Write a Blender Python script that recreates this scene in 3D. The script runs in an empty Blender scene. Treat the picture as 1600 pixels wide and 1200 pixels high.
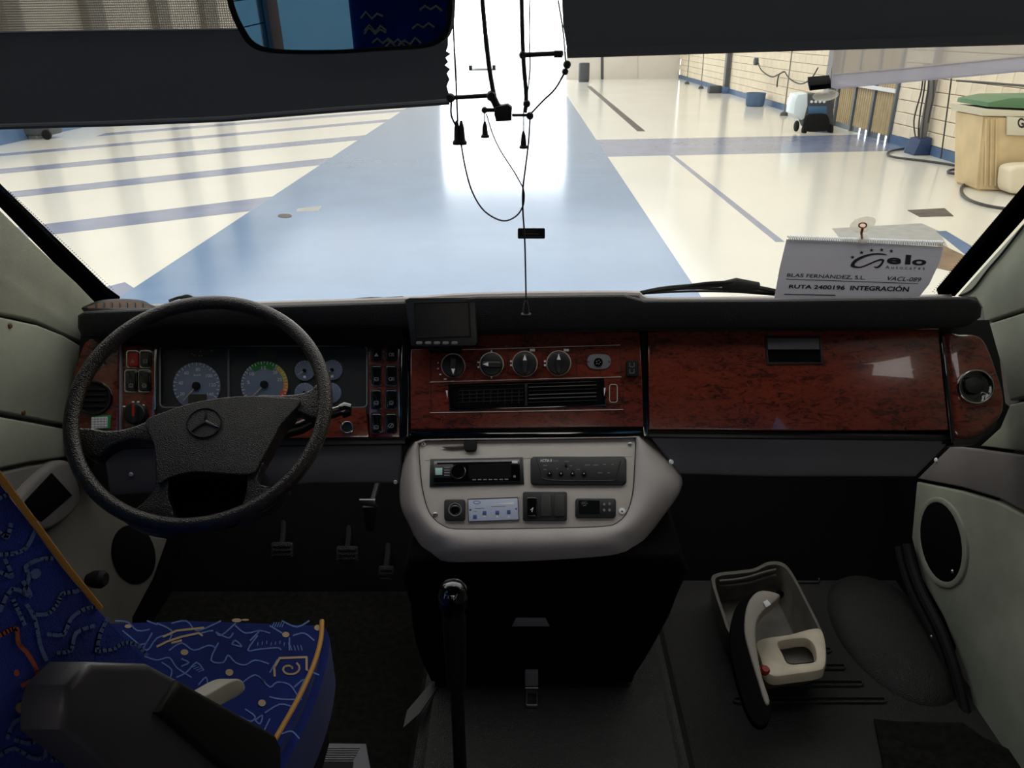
import bpy, bmesh, math, random
from mathutils import Vector, Matrix
random.seed(7)
scn = bpy.context.scene
COL = scn.collection
# ---------------------------------------------------------------- camera
FPX = 1200.0
CAM = Vector((0, 0, 1.5))
def _basis(p, w, r):
    Fv = Vector((-math.sin(w)*math.cos(p), math.cos(w)*math.cos(p), -math.sin(p)))
    Rv = Vector((math.cos(w), math.sin(w), 0)); Uv = Rv.cross(Fv)
    c, s = math.cos(r), math.sin(r)
    return c*Rv - s*Uv, s*Rv + c*Uv, Fv
RV, UV, FV = _basis(math.radians(24.6904), math.radians(1.1150), math.radians(0.8))
cd = bpy.data.cameras.new('camera'); cam = bpy.data.objects.new('camera', cd); COL.objects.link(cam)
cd.sensor_width = 36.0; cd.lens = 36.0*FPX/1600.0; cd.clip_start = 0.02; cd.clip_end = 400
cam.matrix_world = Matrix(((RV.x, UV.x, -FV.x, CAM.x), (RV.y, UV.y, -FV.y, CAM.y), (RV.z, UV.z, -FV.z, CAM.z), (0, 0, 0, 1)))
scn.camera = cam
# ---------------------------------------------------------------- world, exposure
scn.view_settings.view_transform = 'Standard'; scn.view_settings.look = 'None'
scn.view_settings.exposure = 0.0; scn.view_settings.gamma = 1.0; scn.view_settings.use_curve_mapping = False
wd = bpy.data.worlds.new('sky'); scn.world = wd; wd.use_nodes = True
wd.node_tree.nodes['Background'].inputs[0].default_value = (0.93, 0.96, 1.0, 1)
wd.node_tree.nodes['Background'].inputs[1].default_value = 7.0
def area(name, loc, size, power, col=(1, 1, 1), rot=(0, 0, 0)):
    l = bpy.data.lights.new(name, 'AREA'); l.shape = 'RECTANGLE'; l.size, l.size_y = size; l.energy = power; l.color = col
    o = bpy.data.objects.new(name, l); o.location = loc; o.rotation_euler = rot; COL.objects.link(o); return o
# added area lights under the unseen hall roof, to brighten the hall
for i, y in enumerate((-9, 0.5, 10, 19.5, 29, 38.5)):
    area('hall_fill_light', (-2.3, y, 6.45), (20, 9.0), 940, (1.0, 0.985, 0.965))
# added fill lights below the cabin ceiling, out of view behind the driver
area('cabin_fill_light', (0.05, -1.75, 1.98), (1.5, 0.5), 13.5, (1.0, 0.90, 0.80))
area('cabin_fill_light', (0.05, -2.8, 1.98), (1.5, 0.5), 8.0, (1.0, 0.90, 0.80))
# ---------------------------------------------------------------- pixel -> world helpers
def ray(px, py): return RV*((px-800)/FPX) + UV*((600-py)/FPX) + FV
def on(px, py, pt, n):
    d = ray(px, py); n = Vector(n); return CAM + d*((Vector(pt)-CAM).dot(n)/d.dot(n))
def PX(px, py, X): return on(px, py, (X, 0, 0), (1, 0, 0))
def PY(px, py, Y): return on(px, py, (0, Y, 0), (0, 1, 0))
def PZ(px, py, Z): return on(px, py, (0, 0, Z), (0, 0, 1))
class Fr:
    def __init__(s, o, n, up=(0, 0, 1)):
        s.o = Vector(o); s.n = Vector(n).normalized(); s.u = Vector(up).cross(s.n).normalized(); s.v = s.n.cross(s.u)
    def p(s, px, py, d=0.0): return on(px, py, s.o + s.n*d, s.n)
    def mpp(s, px, py): return (s.p(px, py)-CAM).dot(FV)/FPX       # metres per pixel there
    def off(s, d): return Fr(s.o + s.n*d, s.n, s.v)
def lin(c): return tuple(((x/255)/12.92 if x/255 <= 0.04045 else ((x/255+0.055)/1.055)**2.4) for x in c)
# ---------------------------------------------------------------- materials
M = {}
def mat(name, rgb, rough=0.5, metal=0.0, spec=0.5, coat=0.0, bump=None, var=None, emit=0.0, sheen=0.0, trans=None, raw=False):
    m = bpy.data.materials.new(name); m.use_nodes = True; nt = m.node_tree; b = nt.nodes['Principled BSDF']
    c = rgb if raw else lin(rgb)
    b.inputs['Base Color'].default_value = (*c, 1); b.inputs['Roughness'].default_value = rough
    b.inputs['Metallic'].default_value = metal; b.inputs['Specular IOR Level'].default_value = spec
    b.inputs['Coat Weight'].default_value = coat; b.inputs['Coat Roughness'].default_value = 0.03
    if sheen: b.inputs['Sheen Weight'].default_value = sheen
    if emit: b.inputs['Emission Color'].default_value = (*c, 1); b.inputs['Emission Strength'].default_value = emit
    tc = nt.nodes.new('ShaderNodeTexCoord')
    if var:       # (scale, amount, detail)
        n = nt.nodes.new('ShaderNodeTexNoise'); n.inputs['Scale'].default_value = var[0]; n.inputs['Detail'].default_value = var[2] if len(var) > 2 else 5
        r = nt.nodes.new('ShaderNodeValToRGB'); a = var[1]
        r.color_ramp.elements[0].position = 0.3; r.color_ramp.elements[1].position = 0.7
        r.color_ramp.elements[0].color = (*[x*(1-a) for x in c], 1); r.color_ramp.elements[1].color = (*[min(1, x*(1+a)) for x in c], 1)
        nt.links.new(tc.outputs['Object'], n.inputs['Vector']); nt.links.new(n.outputs['Fac'], r.inputs['Fac']); nt.links.new(r.outputs['Color'], b.inputs['Base Color'])
    if bump:      # (scale, strength, kind)
        if len(bump) > 2 and bump[2] == 'vor':
            n = nt.nodes.new('ShaderNodeTexVoronoi'); n.inputs['Scale'].default_value = bump[0]; out = n.outputs['Distance']
        else:
            n = nt.nodes.new('ShaderNodeTexNoise'); n.inputs['Scale'].default_value = bump[0]; n.inputs['Detail'].default_value = 3; out = n.outputs['Fac']
        bp = nt.nodes.new('ShaderNodeBump'); bp.inputs['Strength'].default_value = bump[1]; bp.inputs['Distance'].default_value = 0.002
        nt.links.new(tc.outputs['Object'], n.inputs['Vector']); nt.links.new(out, bp.inputs['Height']); nt.links.new(bp.outputs['Normal'], b.inputs['Normal'])
    M[name] = m; return m
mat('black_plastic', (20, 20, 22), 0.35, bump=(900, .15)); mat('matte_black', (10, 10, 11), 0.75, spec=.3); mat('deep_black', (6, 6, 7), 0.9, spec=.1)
mat('pad', (24, 24, 28), 0.55, bump=(500, .5, 'vor'), var=(6, .15)); mat('gloss_black', (8, 8, 10), 0.08, coat=.6)
mat('screen', (7, 8, 11), 0.3, spec=.25); mat('rubber', (24, 23, 22), 0.62, bump=(330, .8, 'vor'), var=(7, .35))
mat('carpet', (27, 26, 24), 0.95, spec=.1, bump=(700, 1.0), var=(60, .5)); mat('cover_black', (7, 7, 8), 0.9, spec=.1)
mat('grey_panel', (112, 110, 116), 0.6, bump=(700, .35, 'vor'), var=(5, .08)); mat('shell_grey', (172, 165, 162), 0.5, bump=(900, .25, 'vor'), var=(14, .07))
mat('plate_grey', (186, 179, 172), 0.5, bump=(1200, .3), var=(9, .06)); mat('fabric_grey', (142, 146, 132), 0.85, spec=.25, bump=(600, .4), var=(9, .13))
mat('kick_panel', (106, 103, 98), 0.85, spec=.2, bump=(600, .4), var=(6, .12)); mat('fabric_dark', (116, 112, 110), 0.8, spec=.25, bump=(600, .4), var=(6, .1)); mat('frit', (4, 4, 4), 0.95, spec=0.0)
mat('chrome', (200, 200, 200), 0.12, metal=1.0); mat('steel', (150, 150, 150), 0.35, metal=1.0); mat('satin', (214, 208, 194), .3, metal=.3)
mat('white', (225, 225, 225), 0.5); mat('mark_white', (225, 228, 230), 0.6); mat('mark_grey', (118, 118, 120), 0.6)
mat('wheel_leather', (42, 35, 30), 0.3, bump=(420, .5, 'vor'), var=(16, .3)); mat('wheel_hub', (45, 40, 35), 0.4, bump=(600, .6, 'vor'), var=(14, .25))
mat('hub_dark', (22, 21, 21), 0.5); mat('red', (150, 28, 18), 0.3); mat('green', (40, 130, 80), 0.5); mat('dial', (112, 124, 150), 0.5); mat('dial_green', (30, 130, 45), 0.5)
mat('dial_yellow', (190, 180, 60), 0.5); mat('dial_orange', (220, 140, 40), 0.5); mat('dial_red', (215, 80, 60), 0.5); mat('needle', (235, 195, 150), 0.4)
mat('cluster_face', (44, 44, 46), 0.45); mat('lcd', (60, 58, 48), .3); mat('vent_brown', (92, 60, 38), 0.5); mat('arm_grey', (76, 74, 82), 0.45, bump=(700, .1))
mat('piping', (205, 150, 70), 0.6, bump=(600, .4)); mat('print_blue', (112, 136, 196), 0.9, spec=.1, bump=(700, .5)); mat('print_pale', (190, 165, 130), 0.9, spec=.1)
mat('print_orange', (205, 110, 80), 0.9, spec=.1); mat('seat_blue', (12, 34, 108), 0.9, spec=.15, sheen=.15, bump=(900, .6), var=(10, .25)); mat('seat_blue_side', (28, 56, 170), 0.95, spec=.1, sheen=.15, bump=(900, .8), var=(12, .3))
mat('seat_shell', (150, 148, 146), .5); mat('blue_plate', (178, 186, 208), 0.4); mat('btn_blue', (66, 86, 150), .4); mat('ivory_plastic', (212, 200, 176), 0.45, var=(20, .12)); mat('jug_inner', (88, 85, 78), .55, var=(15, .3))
mat('handle_grey', (140, 134, 122), .5); mat('key_steel', (95, 88, 82), 0.4, metal=.9); mat('led', (170, 205, 200), .4)
mat('paper', (206, 204, 214), 0.7); mat('ink', (16, 16, 20), 0.7); mat('copper', (190, 110, 80), .3, metal=.8)
mat('blind_hem', (118, 120, 124), 0.8, spec=.1); mat('cord', (22, 22, 26), .6)
mat('cream_floor', (214, 212, 202), 0.15, spec=.42, var=(0.7, .03)); mat('blue_floor', (102, 130, 163), 0.15, spec=.42, var=(1.2, .06)); mat('stripe_blue', (122, 131, 156), 0.2, var=(2, .1))
mat('block', (226, 214, 190), 0.8, var=(2.0, .06)); mat('mortar', (128, 112, 92), .9); mat('base_blue', (78, 104, 138), 0.5, var=(4, .15)); mat('column_grey', (112, 112, 112), .5)
mat('gate_tan', (176, 158, 120), .5, var=(4, .12)); mat('gate_frame', (88, 96, 102), .5); mat('drain', (86, 78, 70), .7, var=(6, .3)); mat('bin_cream', (206, 184, 142), .5, var=(3, .12)); mat('bin_rim', (205, 200, 180), .5)
mat('bin_green', (84, 122, 88), .4); mat('sack', (222, 212, 186), .8, bump=(12, 1)); mat('hose', (46, 46, 44), .5); mat('machine_blue', (70, 106, 140), .4); mat('machine_white', (215, 228, 232), .3)
mat('foot_blue', (34, 56, 92), .5); mat('plaster', (214, 208, 198), .85, var=(1.2, .04)); mat('tile_roof', (190, 188, 182), .8); mat('dark_machine', (70, 74, 76), .6); mat('patch_grey', (150, 150, 146), .6, var=(8, .1)); mat('pit_brown', (120, 100, 76), .7, var=(4, .2))
mat('tint_blue', (160, 165, 170), .5); mat('asphalt', (150, 150, 148), .9); mat('headliner', (150, 148, 140), .9)
def wood():
    m = mat('burl', (92, 34, 22), 0.22, coat=1.0); nt = m.node_tree; b = nt.nodes['Principled BSDF']
    tc = [n for n in nt.nodes if n.type == 'TEX_COORD'][0]; mp = nt.nodes.new('ShaderNodeMapping'); mp.inputs['Scale'].default_value = (26, 34, 74)
    nt.links.new(tc.outputs['Object'], mp.inputs['Vector'])
    n1 = nt.nodes.new('ShaderNodeTexNoise'); n1.inputs['Scale'].default_value = 1.5; n1.inputs['Detail'].default_value = 8; n1.inputs['Roughness'].default_value = .72; n1.inputs['Distortion'].default_value = 1.2
    n2 = nt.nodes.new('ShaderNodeTexNoise'); n2.inputs['Scale'].default_value = .35; n2.inputs['Detail'].default_value = 3
    for n in (n1, n2): nt.links.new(mp.outputs['Vector'], n.inputs['Vector'])
    r = nt.nodes.new('ShaderNodeValToRGB'); e = r.color_ramp.elements
    e[0].position = .36; e[0].color = (*lin((52, 23, 18)), 1); e[1].position = .50; e[1].color = (*lin((102, 42, 29)), 1)
    x = e.new(.44); x.color = (*lin((88, 34, 23)), 1); x = e.new(.66); x.color = (*lin((116, 49, 34)), 1)
    ad = nt.nodes.new('ShaderNodeMath'); ad.operation = 'MULTIPLY_ADD'; ad.inputs[1].default_value = .35; 
    nt.links.new(n2.outputs['Fac'], ad.inputs[0]); nt.links.new(n1.outputs['Fac'], ad.inputs[2])
    sb = nt.nodes.new('ShaderNodeMath'); sb.operation = 'SUBTRACT'; sb.inputs[1].default_value = .175
    nt.links.new(ad.outputs[0], sb.inputs[0]); nt.links.new(sb.outputs[0], r.inputs['Fac']); nt.links.new(r.outputs['Color'], b.inputs['Base Color'])
wood()
def glassy(name, tint, gloss, rough=0.02, alpha=None):
    m = bpy.data.materials.new(name); m.use_nodes = True; nt = m.node_tree; nt.nodes.clear()
    o = nt.nodes.new('ShaderNodeOutputMaterial'); t = nt.nodes.new('ShaderNodeBsdfTransparent'); t.inputs[0].default_value = (*tint, 1)
    g = nt.nodes.new('ShaderNodeBsdfGlossy'); g.inputs['Roughness'].default_value = rough
    mx = nt.nodes.new('ShaderNodeMixShader'); mx.inputs[0].default_value = gloss
    nt.links.new(t.outputs[0], mx.inputs[1]); nt.links.new(g.outputs[0], mx.inputs[2]); nt.links.new(mx.outputs[0], o.inputs[0]); M[name] = m; return m
glassy('glass', (.97, .98, .98), .012); glassy('side_glass', (.20, .40, .56), .04); glassy('clear_glass', (.85, .86, .84), .04); glassy('lens', (.95, .95, .95), .012, .12)
def mixed(name, rgb, transp, rough=.6):
    m = bpy.data.materials.new(name); m.use_nodes = True; nt = m.node_tree; nt.nodes.clear()
    o = nt.nodes.new('ShaderNodeOutputMaterial'); t = nt.nodes.new('ShaderNodeBsdfTransparent'); d = nt.nodes.new('ShaderNodeBsdfPrincipled')
    d.inputs['Base Color'].default_value = (*lin(rgb), 1); d.inputs['Roughness'].default_value = rough
    tr = nt.nodes.new('ShaderNodeBsdfTranslucent'); tr.inputs[0].default_value = (*lin(rgb), 1)
    m1 = nt.nodes.new('ShaderNodeMixShader'); m1.inputs[0].default_value = .5; nt.links.new(d.outputs[0], m1.inputs[1]); nt.links.new(tr.outputs[0], m1.inputs[2])
    mx = nt.nodes.new('ShaderNodeMixShader'); mx.inputs[0].default_value = transp
    nt.links.new(m1.outputs[0], mx.inputs[1]); nt.links.new(t.outputs[0], mx.inputs[2]); nt.links.new(mx.outputs[0], o.inputs[0]); M[name] = m; return m, mx, nt
mixed('blind', (112, 114, 118), 0.0, .9); mixed('sun_strip', (214, 212, 222), .25); mixed('sun_film', (205, 198, 190), .5); mixed('suction', (230, 225, 210), .55, .15)
def mesh_cloth():
    m, mx, nt = mixed('blind_mesh', (120, 112, 96), .6)
    tc = nt.nodes.new('ShaderNodeTexCoord'); w = nt.nodes.new('ShaderNodeTexWave'); w.wave_type = 'BANDS'; w.bands_direction = 'Z'; w.inputs['Scale'].default_value = 90
    w2 = nt.nodes.new('ShaderNodeTexWave'); w2.wave_type = 'BANDS'; w2.bands_direction = 'X'; w2.inputs['Scale'].default_value = 90
    for q in (w, w2): nt.links.new(tc.outputs['Object'], q.inputs['Vector'])
    a = nt.nodes.new('ShaderNodeMath'); a.operation = 'MULTIPLY'; nt.links.new(w.outputs['Fac'], a.inputs[0]); nt.links.new(w2.outputs['Fac'], a.inputs[1])
    b = nt.nodes.new('ShaderNodeMath'); b.operation = 'MULTIPLY_ADD'; b.inputs[1].default_value = .7; b.inputs[2].default_value = .25
    nt.links.new(a.outputs[0], b.inputs[0]); nt.links.new(b.outputs[0], mx.inputs[0])
mesh_cloth()
mm = mat('mirror', (230, 232, 238), 0.01, metal=1.0)
# ---------------------------------------------------------------- object helpers
def finish(bm, ang=38):
    bm.normal_update()
    for f in bm.faces: f.smooth = True
    a = math.radians(ang)
    for e in bm.edges:
        e.smooth = not (len(e.link_faces) == 2 and e.calc_face_angle(0) > a)
def obj(name, bm, m, parent=None, ang=38, label=None, kind=None):
    finish(bm, ang); me = bpy.data.meshes.new(name)
    if parent is not None:
        r = parent
        while r.parent: r = r.parent
        bmesh.ops.translate(bm, verts=bm.verts, vec=-r.location)
    bm.to_mesh(me); bm.free(); me.materials.append(M[m] if isinstance(m, str) else m)
    o = bpy.data.objects.new(name, me); COL.objects.link(o)
    if parent is not None: o.parent = parent
    if label: o['label'] = label
    if kind: o['kind'] = kind
    return o
def thing(name, label, cat, loc, group=None):
    o = bpy.data.objects.new(name, None); COL.objects.link(o); o.location = loc; o.empty_display_size = .05
    o['label'] = label; o['category'] = cat
    if group: o['group'] = group
    return o
def tag(o, label, cat, group=None):
    o['label'] = label; o['category'] = cat
    if group: o['group'] = group
    return o
def struct(name, bm, m, label=None):
    o = obj(name, bm, m, kind='structure')
    if label: o['label'] = label
    return o
def rr(x0, y0, x1, y1, r=4, n=4):
    r = min(r, (x1-x0)/2.01, (y1-y0)/2.01); P = []
    for cx, cy, a0 in ((x1-r, y0+r, -90), (x1-r, y1-r, 0), (x0+r, y1-r, 90), (x0+r, y0+r, 180)):
        for i in range(n+1):
            a = math.radians(a0 + 90*i/n); P.append((cx+r*math.cos(a), cy+r*math.sin(a)))
    return P
def smooth(pts, n=5, closed=True):
    N = len(pts); out = []
    rng = range(N) if closed else range(N-1)
    g = (lambda i: pts[i % N]) if closed else (lambda i: pts[max(0, min(N-1, i))])
    for i in rng:
        p0, p1, p2, p3 = g(i-1), g(i), g(i+1), g(i+2)
        for k in range(n):
            t = k/n
            out.append(tuple(.5*((2*b)+(-a+c)*t+(2*a-5*b+4*c-d)*t*t+(-a+3*b-3*c+d)*t**3) for a, b, c, d in zip(p0, p1, p2, p3)))
    if not closed: out.append(tuple(pts[-1]))
    return out
def ell(cx, cy, rx, ry, n=28, rot=0, a0=0, a1=360):
    full = abs(a1-a0) >= 360; c, s = math.cos(math.radians(rot)), math.sin(math.radians(rot)); P = []
    for i in range(n if full else n+1):
        a = math.radians(a0+(a1-a0)*i/n); x, y = rx*math.cos(a), ry*math.sin(a); P.append((cx+x*c-y*s, cy+x*s+y*c))
    return P
def prism_w(front, vec, bev=0.0, seg=2, bm=None):
    """closed solid from world points of its front face and an extrusion vector"""
    bm = bm or bmesh.new(); vec = Vector(vec)
    a = [bm.verts.new(p) for p in front]; b = [bm.verts.new(Vector(p)+vec) for p in front]
    n = len(a); ff = bm.faces.new(a); bf = bm.faces.new(list(reversed(b)))
    for i in range(n): bm.faces.new((a[i], b[i], b[(i+1) % n], a[(i+1) % n]))
    fs = [ff, bf] + [f for v in a for f in v.link_faces]
    bmesh.ops.recalc_face_normals(bm, faces=list({f for f in bm.faces}))
    if bev > 0:
        es = [e for e in ff.edges]
        bmesh.ops.bevel(bm, geom=es, offset=bev, segments=seg, profile=.5, affect='EDGES', clamp_overlap=True)
    return bm
def prism(F, pts, d1=0.0, th=0.01, bev=0.0, seg=2, vec=None, bm=None):
    return prism_w([F.p(x, y, d1) for x, y in pts], vec if vec is not None else -F.n*th, bev, seg, bm)
def slab(name, F, pts, m, parent=None, d1=0.0, th=0.01, bev=0.0, seg=2, vec=None, label=None, kind=None):
    return obj(name, prism(F, pts, d1, th, bev, seg, vec), m, parent, label=label, kind=kind)
def box(c0, c1, bev=0.0, seg=2, bm=None):
    bm = bm or bmesh.new(); x0, y0, z0 = c0; x1, y1, z1 = c1
    vs = [bm.verts.new(p) for p in ((x0, y0, z0), (x1, y0, z0), (x1, y1, z0), (x0, y1, z0), (x0, y0, z1), (x1, y0, z1), (x1, y1, z1), (x0, y1, z1))]
    fs = [bm.faces.new([vs[i] for i in q]) for q in ((3, 2, 1, 0), (4, 5, 6, 7), (0, 1, 5, 4), (1, 2, 6, 5), (2, 3, 7, 6), (3, 0, 4, 7))]
    if bev: bmesh.ops.bevel(bm, geom=list({e for f in fs for e in f.edges}), offset=bev, segments=seg, profile=.5, affect='EDGES')
    return bm
def tube(pts, r, n=8, closed=False, bm=None, flat=None):
    bm = bm or bmesh.new(); pts = [Vector(p) for p in pts]; N = len(pts); rings = []
    rs = r if isinstance(r, (list, tuple)) else [r]*N; up = None
    for i, p in enumerate(pts):
        a = pts[(i-1) % N] if (closed or i > 0) else p; b = pts[(i+1) % N] if (closed or i < N-1) else p
        t = (b-a).normalized()
        if up is None:
            up = Vector((0, 0, 1)) if abs(t.z) < .9 else Vector((0, 1, 0))
            if flat is not None: up = Vector(flat)
        u = t.cross(up)
        if u.length < 1e-6: u = t.orthogonal()
        u.normalize(); w = u.cross(t).normalized(); up = w
        rings.append([bm.verts.new(p + (u*math.cos(2*math.pi*k/n)+w*math.sin(2*math.pi*k/n))*rs[i]) for k in range(n)])
    m = N if closed else N-1
    for i in range(m):
        A, B = rings[i], rings[(i+1) % N]
        for k in range(n): bm.faces.new((A[k], A[(k+1) % n], B[(k+1) % n], B[k]))
    if not closed:
        bm.faces.new(list(reversed(rings[0]))); bm.faces.new(rings[-1])
    bmesh.ops.recalc_face_normals(bm, faces=bm.faces)
    return bm
def lathe(prof, o, ax, n=24, bm=None, cap=True):
    """prof: list of (radius, height along ax) from base to tip"""
    bm = bm or bmesh.new(); ax = Vector(ax).normalized(); u = ax.orthogonal().normalized(); w = ax.cross(u); o = Vector(o); R = []
    for r, h in prof:
        R.append([bm.verts.new(o+ax*h+(u*math.cos(2*math.pi*k/n)+w*math.sin(2*math.pi*k/n))*max(r, 1e-5)) for k in range(n)])
    for A, B in zip(R, R[1:]):
        for k in range(n): bm.faces.new((A[k], A[(k+1) % n], B[(k+1) % n], B[k]))
    if cap: bm.faces.new(list(reversed(R[0]))); bm.faces.new(R[-1])
    bmesh.ops.recalc_face_normals(bm, faces=bm.faces)
    return bm
def ring(F, outer, inner, d1, th, bev=0.0, bm=None):
    bm = bm or bmesh.new(); n = len(outer)
    o1 = [bm.verts.new(F.p(x, y, d1)) for x, y in outer]; i1 = [bm.verts.new(F.p(x, y, d1)) for x, y in inner]
    o0 = [bm.verts.new(v.co-F.n*th) for v in o1]; i0 = [bm.verts.new(v.co-F.n*th) for v in i1]
    for k in range(n):
        j = (k+1) % n
        bm.faces.new((o1[k], o1[j], i1[j], i1[k])); bm.faces.new((o0[j], o0[k], i0[k], i0[j]))
        bm.faces.new((o1[j], o1[k], o0[k], o0[j])); bm.faces.new((i1[k], i1[j], i0[j], i0[k]))
    bmesh.ops.recalc_face_normals(bm, faces=bm.faces)
    if bev:
        es = [e for v in o1+i1 for e in v.link_edges if e.other_vert(v) in (set(o1) if v in o1 else set(i1))]
        bmesh.ops.bevel(bm, geom=list(set(es)), offset=bev, segments=2, profile=.5, affect='EDGES', clamp_overlap=True)
    return bm
def loft(loops, cap0=False, cap1=False, bm=None):
    bm = bm or bmesh.new(); R = [[bm.verts.new(p) for p in L] for L in loops]; n = len(R[0])
    for A, B in zip(R, R[1:]):
        for k in range(n): bm.faces.new((A[k], A[(k+1) % n], B[(k+1) % n], B[k]))
    if cap0: bm.faces.new(list(reversed(R[0])))
    if cap1: bm.faces.new(R[-1])
    bmesh.ops.recalc_face_normals(bm, faces=bm.faces)
    return bm
def resample(pts, n):
    P = [Vector((x, y)) for x, y in pts]; P.append(P[0]); L = [0]
    for a, b in zip(P, P[1:]): L.append(L[-1]+(b-a).length)
    out = []; k = 0
    for i in range(n):
        t = L[-1]*i/n
        while L[k+1] < t: k += 1
        s = (t-L[k])/max(1e-9, L[k+1]-L[k]); q = P[k].lerp(P[k+1], s); out.append((q.x, q.y))
    return out
def ribbon(F, pts, w, d, bm=None, th=.0004):
    """flat print: a line of width w pixels along pixel points, laid on frame F"""
    bm = bm or bmesh.new()
    for a, b in zip(pts, pts[1:]):
        ax, ay = a; bx, by = b; l = math.hypot(bx-ax, by-ay) or 1; nx, ny = -(by-ay)/l*w/2, (bx-ax)/l*w/2; ex, ey = (bx-ax)/l*w*.2, (by-ay)/l*w*.2
        q = [F.p(ax+nx-ex, ay+ny-ey, d), F.p(bx+nx+ex, by+ny+ey, d), F.p(bx-nx+ex, by-ny+ey, d), F.p(ax-nx-ex, ay-ny-ey, d)]
        bm.faces.new([bm.verts.new(p) for p in q])
    return bm
def polys(F, L, d, bm=None):
    bm = bm or bmesh.new()
    for pts in L: bm.faces.new([bm.verts.new(F.p(x, y, d)) for x, y in pts])
    return bm
def text_bm(s, F, quad, d, bold=0.0, shear=0.0):
    """lettering mapped on the pixel quad (tl, tr, br, bl) of the caps' box"""
    cu = bpy.data.curves.new('lettering', 'FONT'); cu.body = s; cu.offset = bold; cu.shear = shear; cu.resolution_u = 3
    t = bpy.data.objects.new('lettering', cu); COL.objects.link(t); bpy.context.view_layer.update()
    me = bpy.data.meshes.new_from_object(t.evaluated_get(bpy.context.evaluated_depsgraph_get()))
    COL.objects.unlink(t); bpy.data.objects.remove(t)
    bm = bmesh.new(); bm.from_mesh(me); bpy.data.meshes.remove(me)
    if not bm.verts: return bm
    xs = [v.co.x for v in bm.verts]; ys = [v.co.y for v in bm.verts]; x0, x1, y0, y1 = min(xs), max(xs), min(ys), max(ys)
    tl, tr, br, bl = quad
    for v in bm.verts:
        a = (v.co.x-x0)/(x1-x0); b = (v.co.y-y0)/(y1-y0)
        px = (1-b)*((1-a)*bl[0]+a*br[0])+b*((1-a)*tl[0]+a*tr[0]); py = (1-b)*((1-a)*bl[1]+a*br[1])+b*((1-a)*tl[1]+a*tr[1])
        v.co = F.p(px, py, d)
    return bm
def q4(x0, y0, x1, y1): return [(x0, y0), (x1, y0), (x1, y1), (x0, y1)]
def merge(bms):
    out = bmesh.new()
    for b in bms:
        me = bpy.data.meshes.new('tmp'); b.to_mesh(me); b.free(); out.from_mesh(me); bpy.data.meshes.remove(me)
    return out

# ================================================================ THE HALL OUTSIDE
GZ = -0.9
G = Fr((0, 0, GZ), (0, 0, 1), (0, 1, 0))
XL, XR, YF, YB, ZT = -12.9, 8.25, 44.0, -14.0, 6.6
struct('hall_floor', box((XL-.3, YB-.3, GZ-.2), (XR+.3, YF+.3, GZ)), 'cream_floor')
struct('hall_ceiling', box((XL-.3, YB-.3, ZT), (XR+.3, YF+.3, ZT+.2)), 'tile_roof')
struct('wall_left', box((XL-.3, YB, GZ), (XL, YF, ZT)), 'plaster')
struct('wall_back', box((XL, YB-.3, GZ), (XR, YB, ZT)), 'plaster')
OX0, OX1, OZ = -4.5, PY(885, 100, YF).x, 4.4       # open gateway at the far end
wf = box((XL, YF, GZ), (OX0, YF+.3, ZT)); wf = box((OX1, YF, GZ), (XR, YF+.3, ZT), bm=wf); wf = box((OX0, YF, OZ), (OX1, YF+.3, ZT), bm=wf)
struct('wall_front', wf, 'plaster')
struct('yard_ground', box((-40, YF+.3, GZ-.3), (40, YF+60, GZ-.02)), 'asphalt')
# block courses of the right-hand wall: near ones singly, the rest joined
gz0, gz1 = PX(1389, 226, XR).y, PX(1308, 200, XR).y+.2      # gate span along Y
grail = PX(1395, 141, XR).z; gtop = grail+1.1
wr = struct('wall_right', merge([box((XR+.04, YB, GZ), (XR+.3, gz0-.04, ZT)), box((XR+.04, gz1+.04, GZ), (XR+.3, YF, ZT)), box((XR+.04, gz0-.04, PX(1395, 141, XR).z+1.12), (XR+.3, gz1+.04, ZT))]), 'mortar')
bh, bw = 0.25, 0.5; cubes = {}
cube = bpy.data.meshes.new('block'); bmx = box((-.01, -.244, -.119), (.05, .244, .119), .012, 1); bmx.to_mesh(cube); bmx.free(); cube.materials.append(M['block'])
def blk(y, z, n=[0]):
    o = bpy.data.objects.new('block', cube); o.location = (XR, y, z); COL.objects.link(o); o.parent = wr; n[0] += 1
far = bmesh.new(); BASEH = PX(1389, 209, XR).z - GZ
nb = 0
for row in range(26):
    z = GZ + BASEH + bh*(row+.5)
    if z > ZT: break
    y = -2.0 + (bw/2 if row % 2 else 0)
    while y < YF:
        ya, yb = y-.244, y+.244; part = False
        if z < gtop+.1 and ya < gz1 and yb > gz0:
            part = True
            if ya < gz0-.05: yb = gz0-.03
            elif yb > gz1+.05: ya = gz1+.03
            else: ya = yb
        if yb > ya:
            near = 11 < y < 18.2 and z < 1.9 and not part
            if near and nb < 300: blk(y, z); nb += 1
            else: box((XR, ya, z-.119), (XR+.05, yb, z+.119), bm=far)
        y += bw
obj('blockwork', far, 'block', wr, kind='stuff')
b = box((XR-.03, YB, GZ), (XR+.05, gz0, GZ+BASEH)); b = box((XR-.03, gz1, GZ), (XR+.05, YF, GZ+BASEH), bm=b)
struct('baseboard_right', b, 'base_blue')
struct('baseboard_left', box((XL-.05, YB, GZ), (XL+.03, YF, GZ+.5)), 'base_blue')
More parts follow.
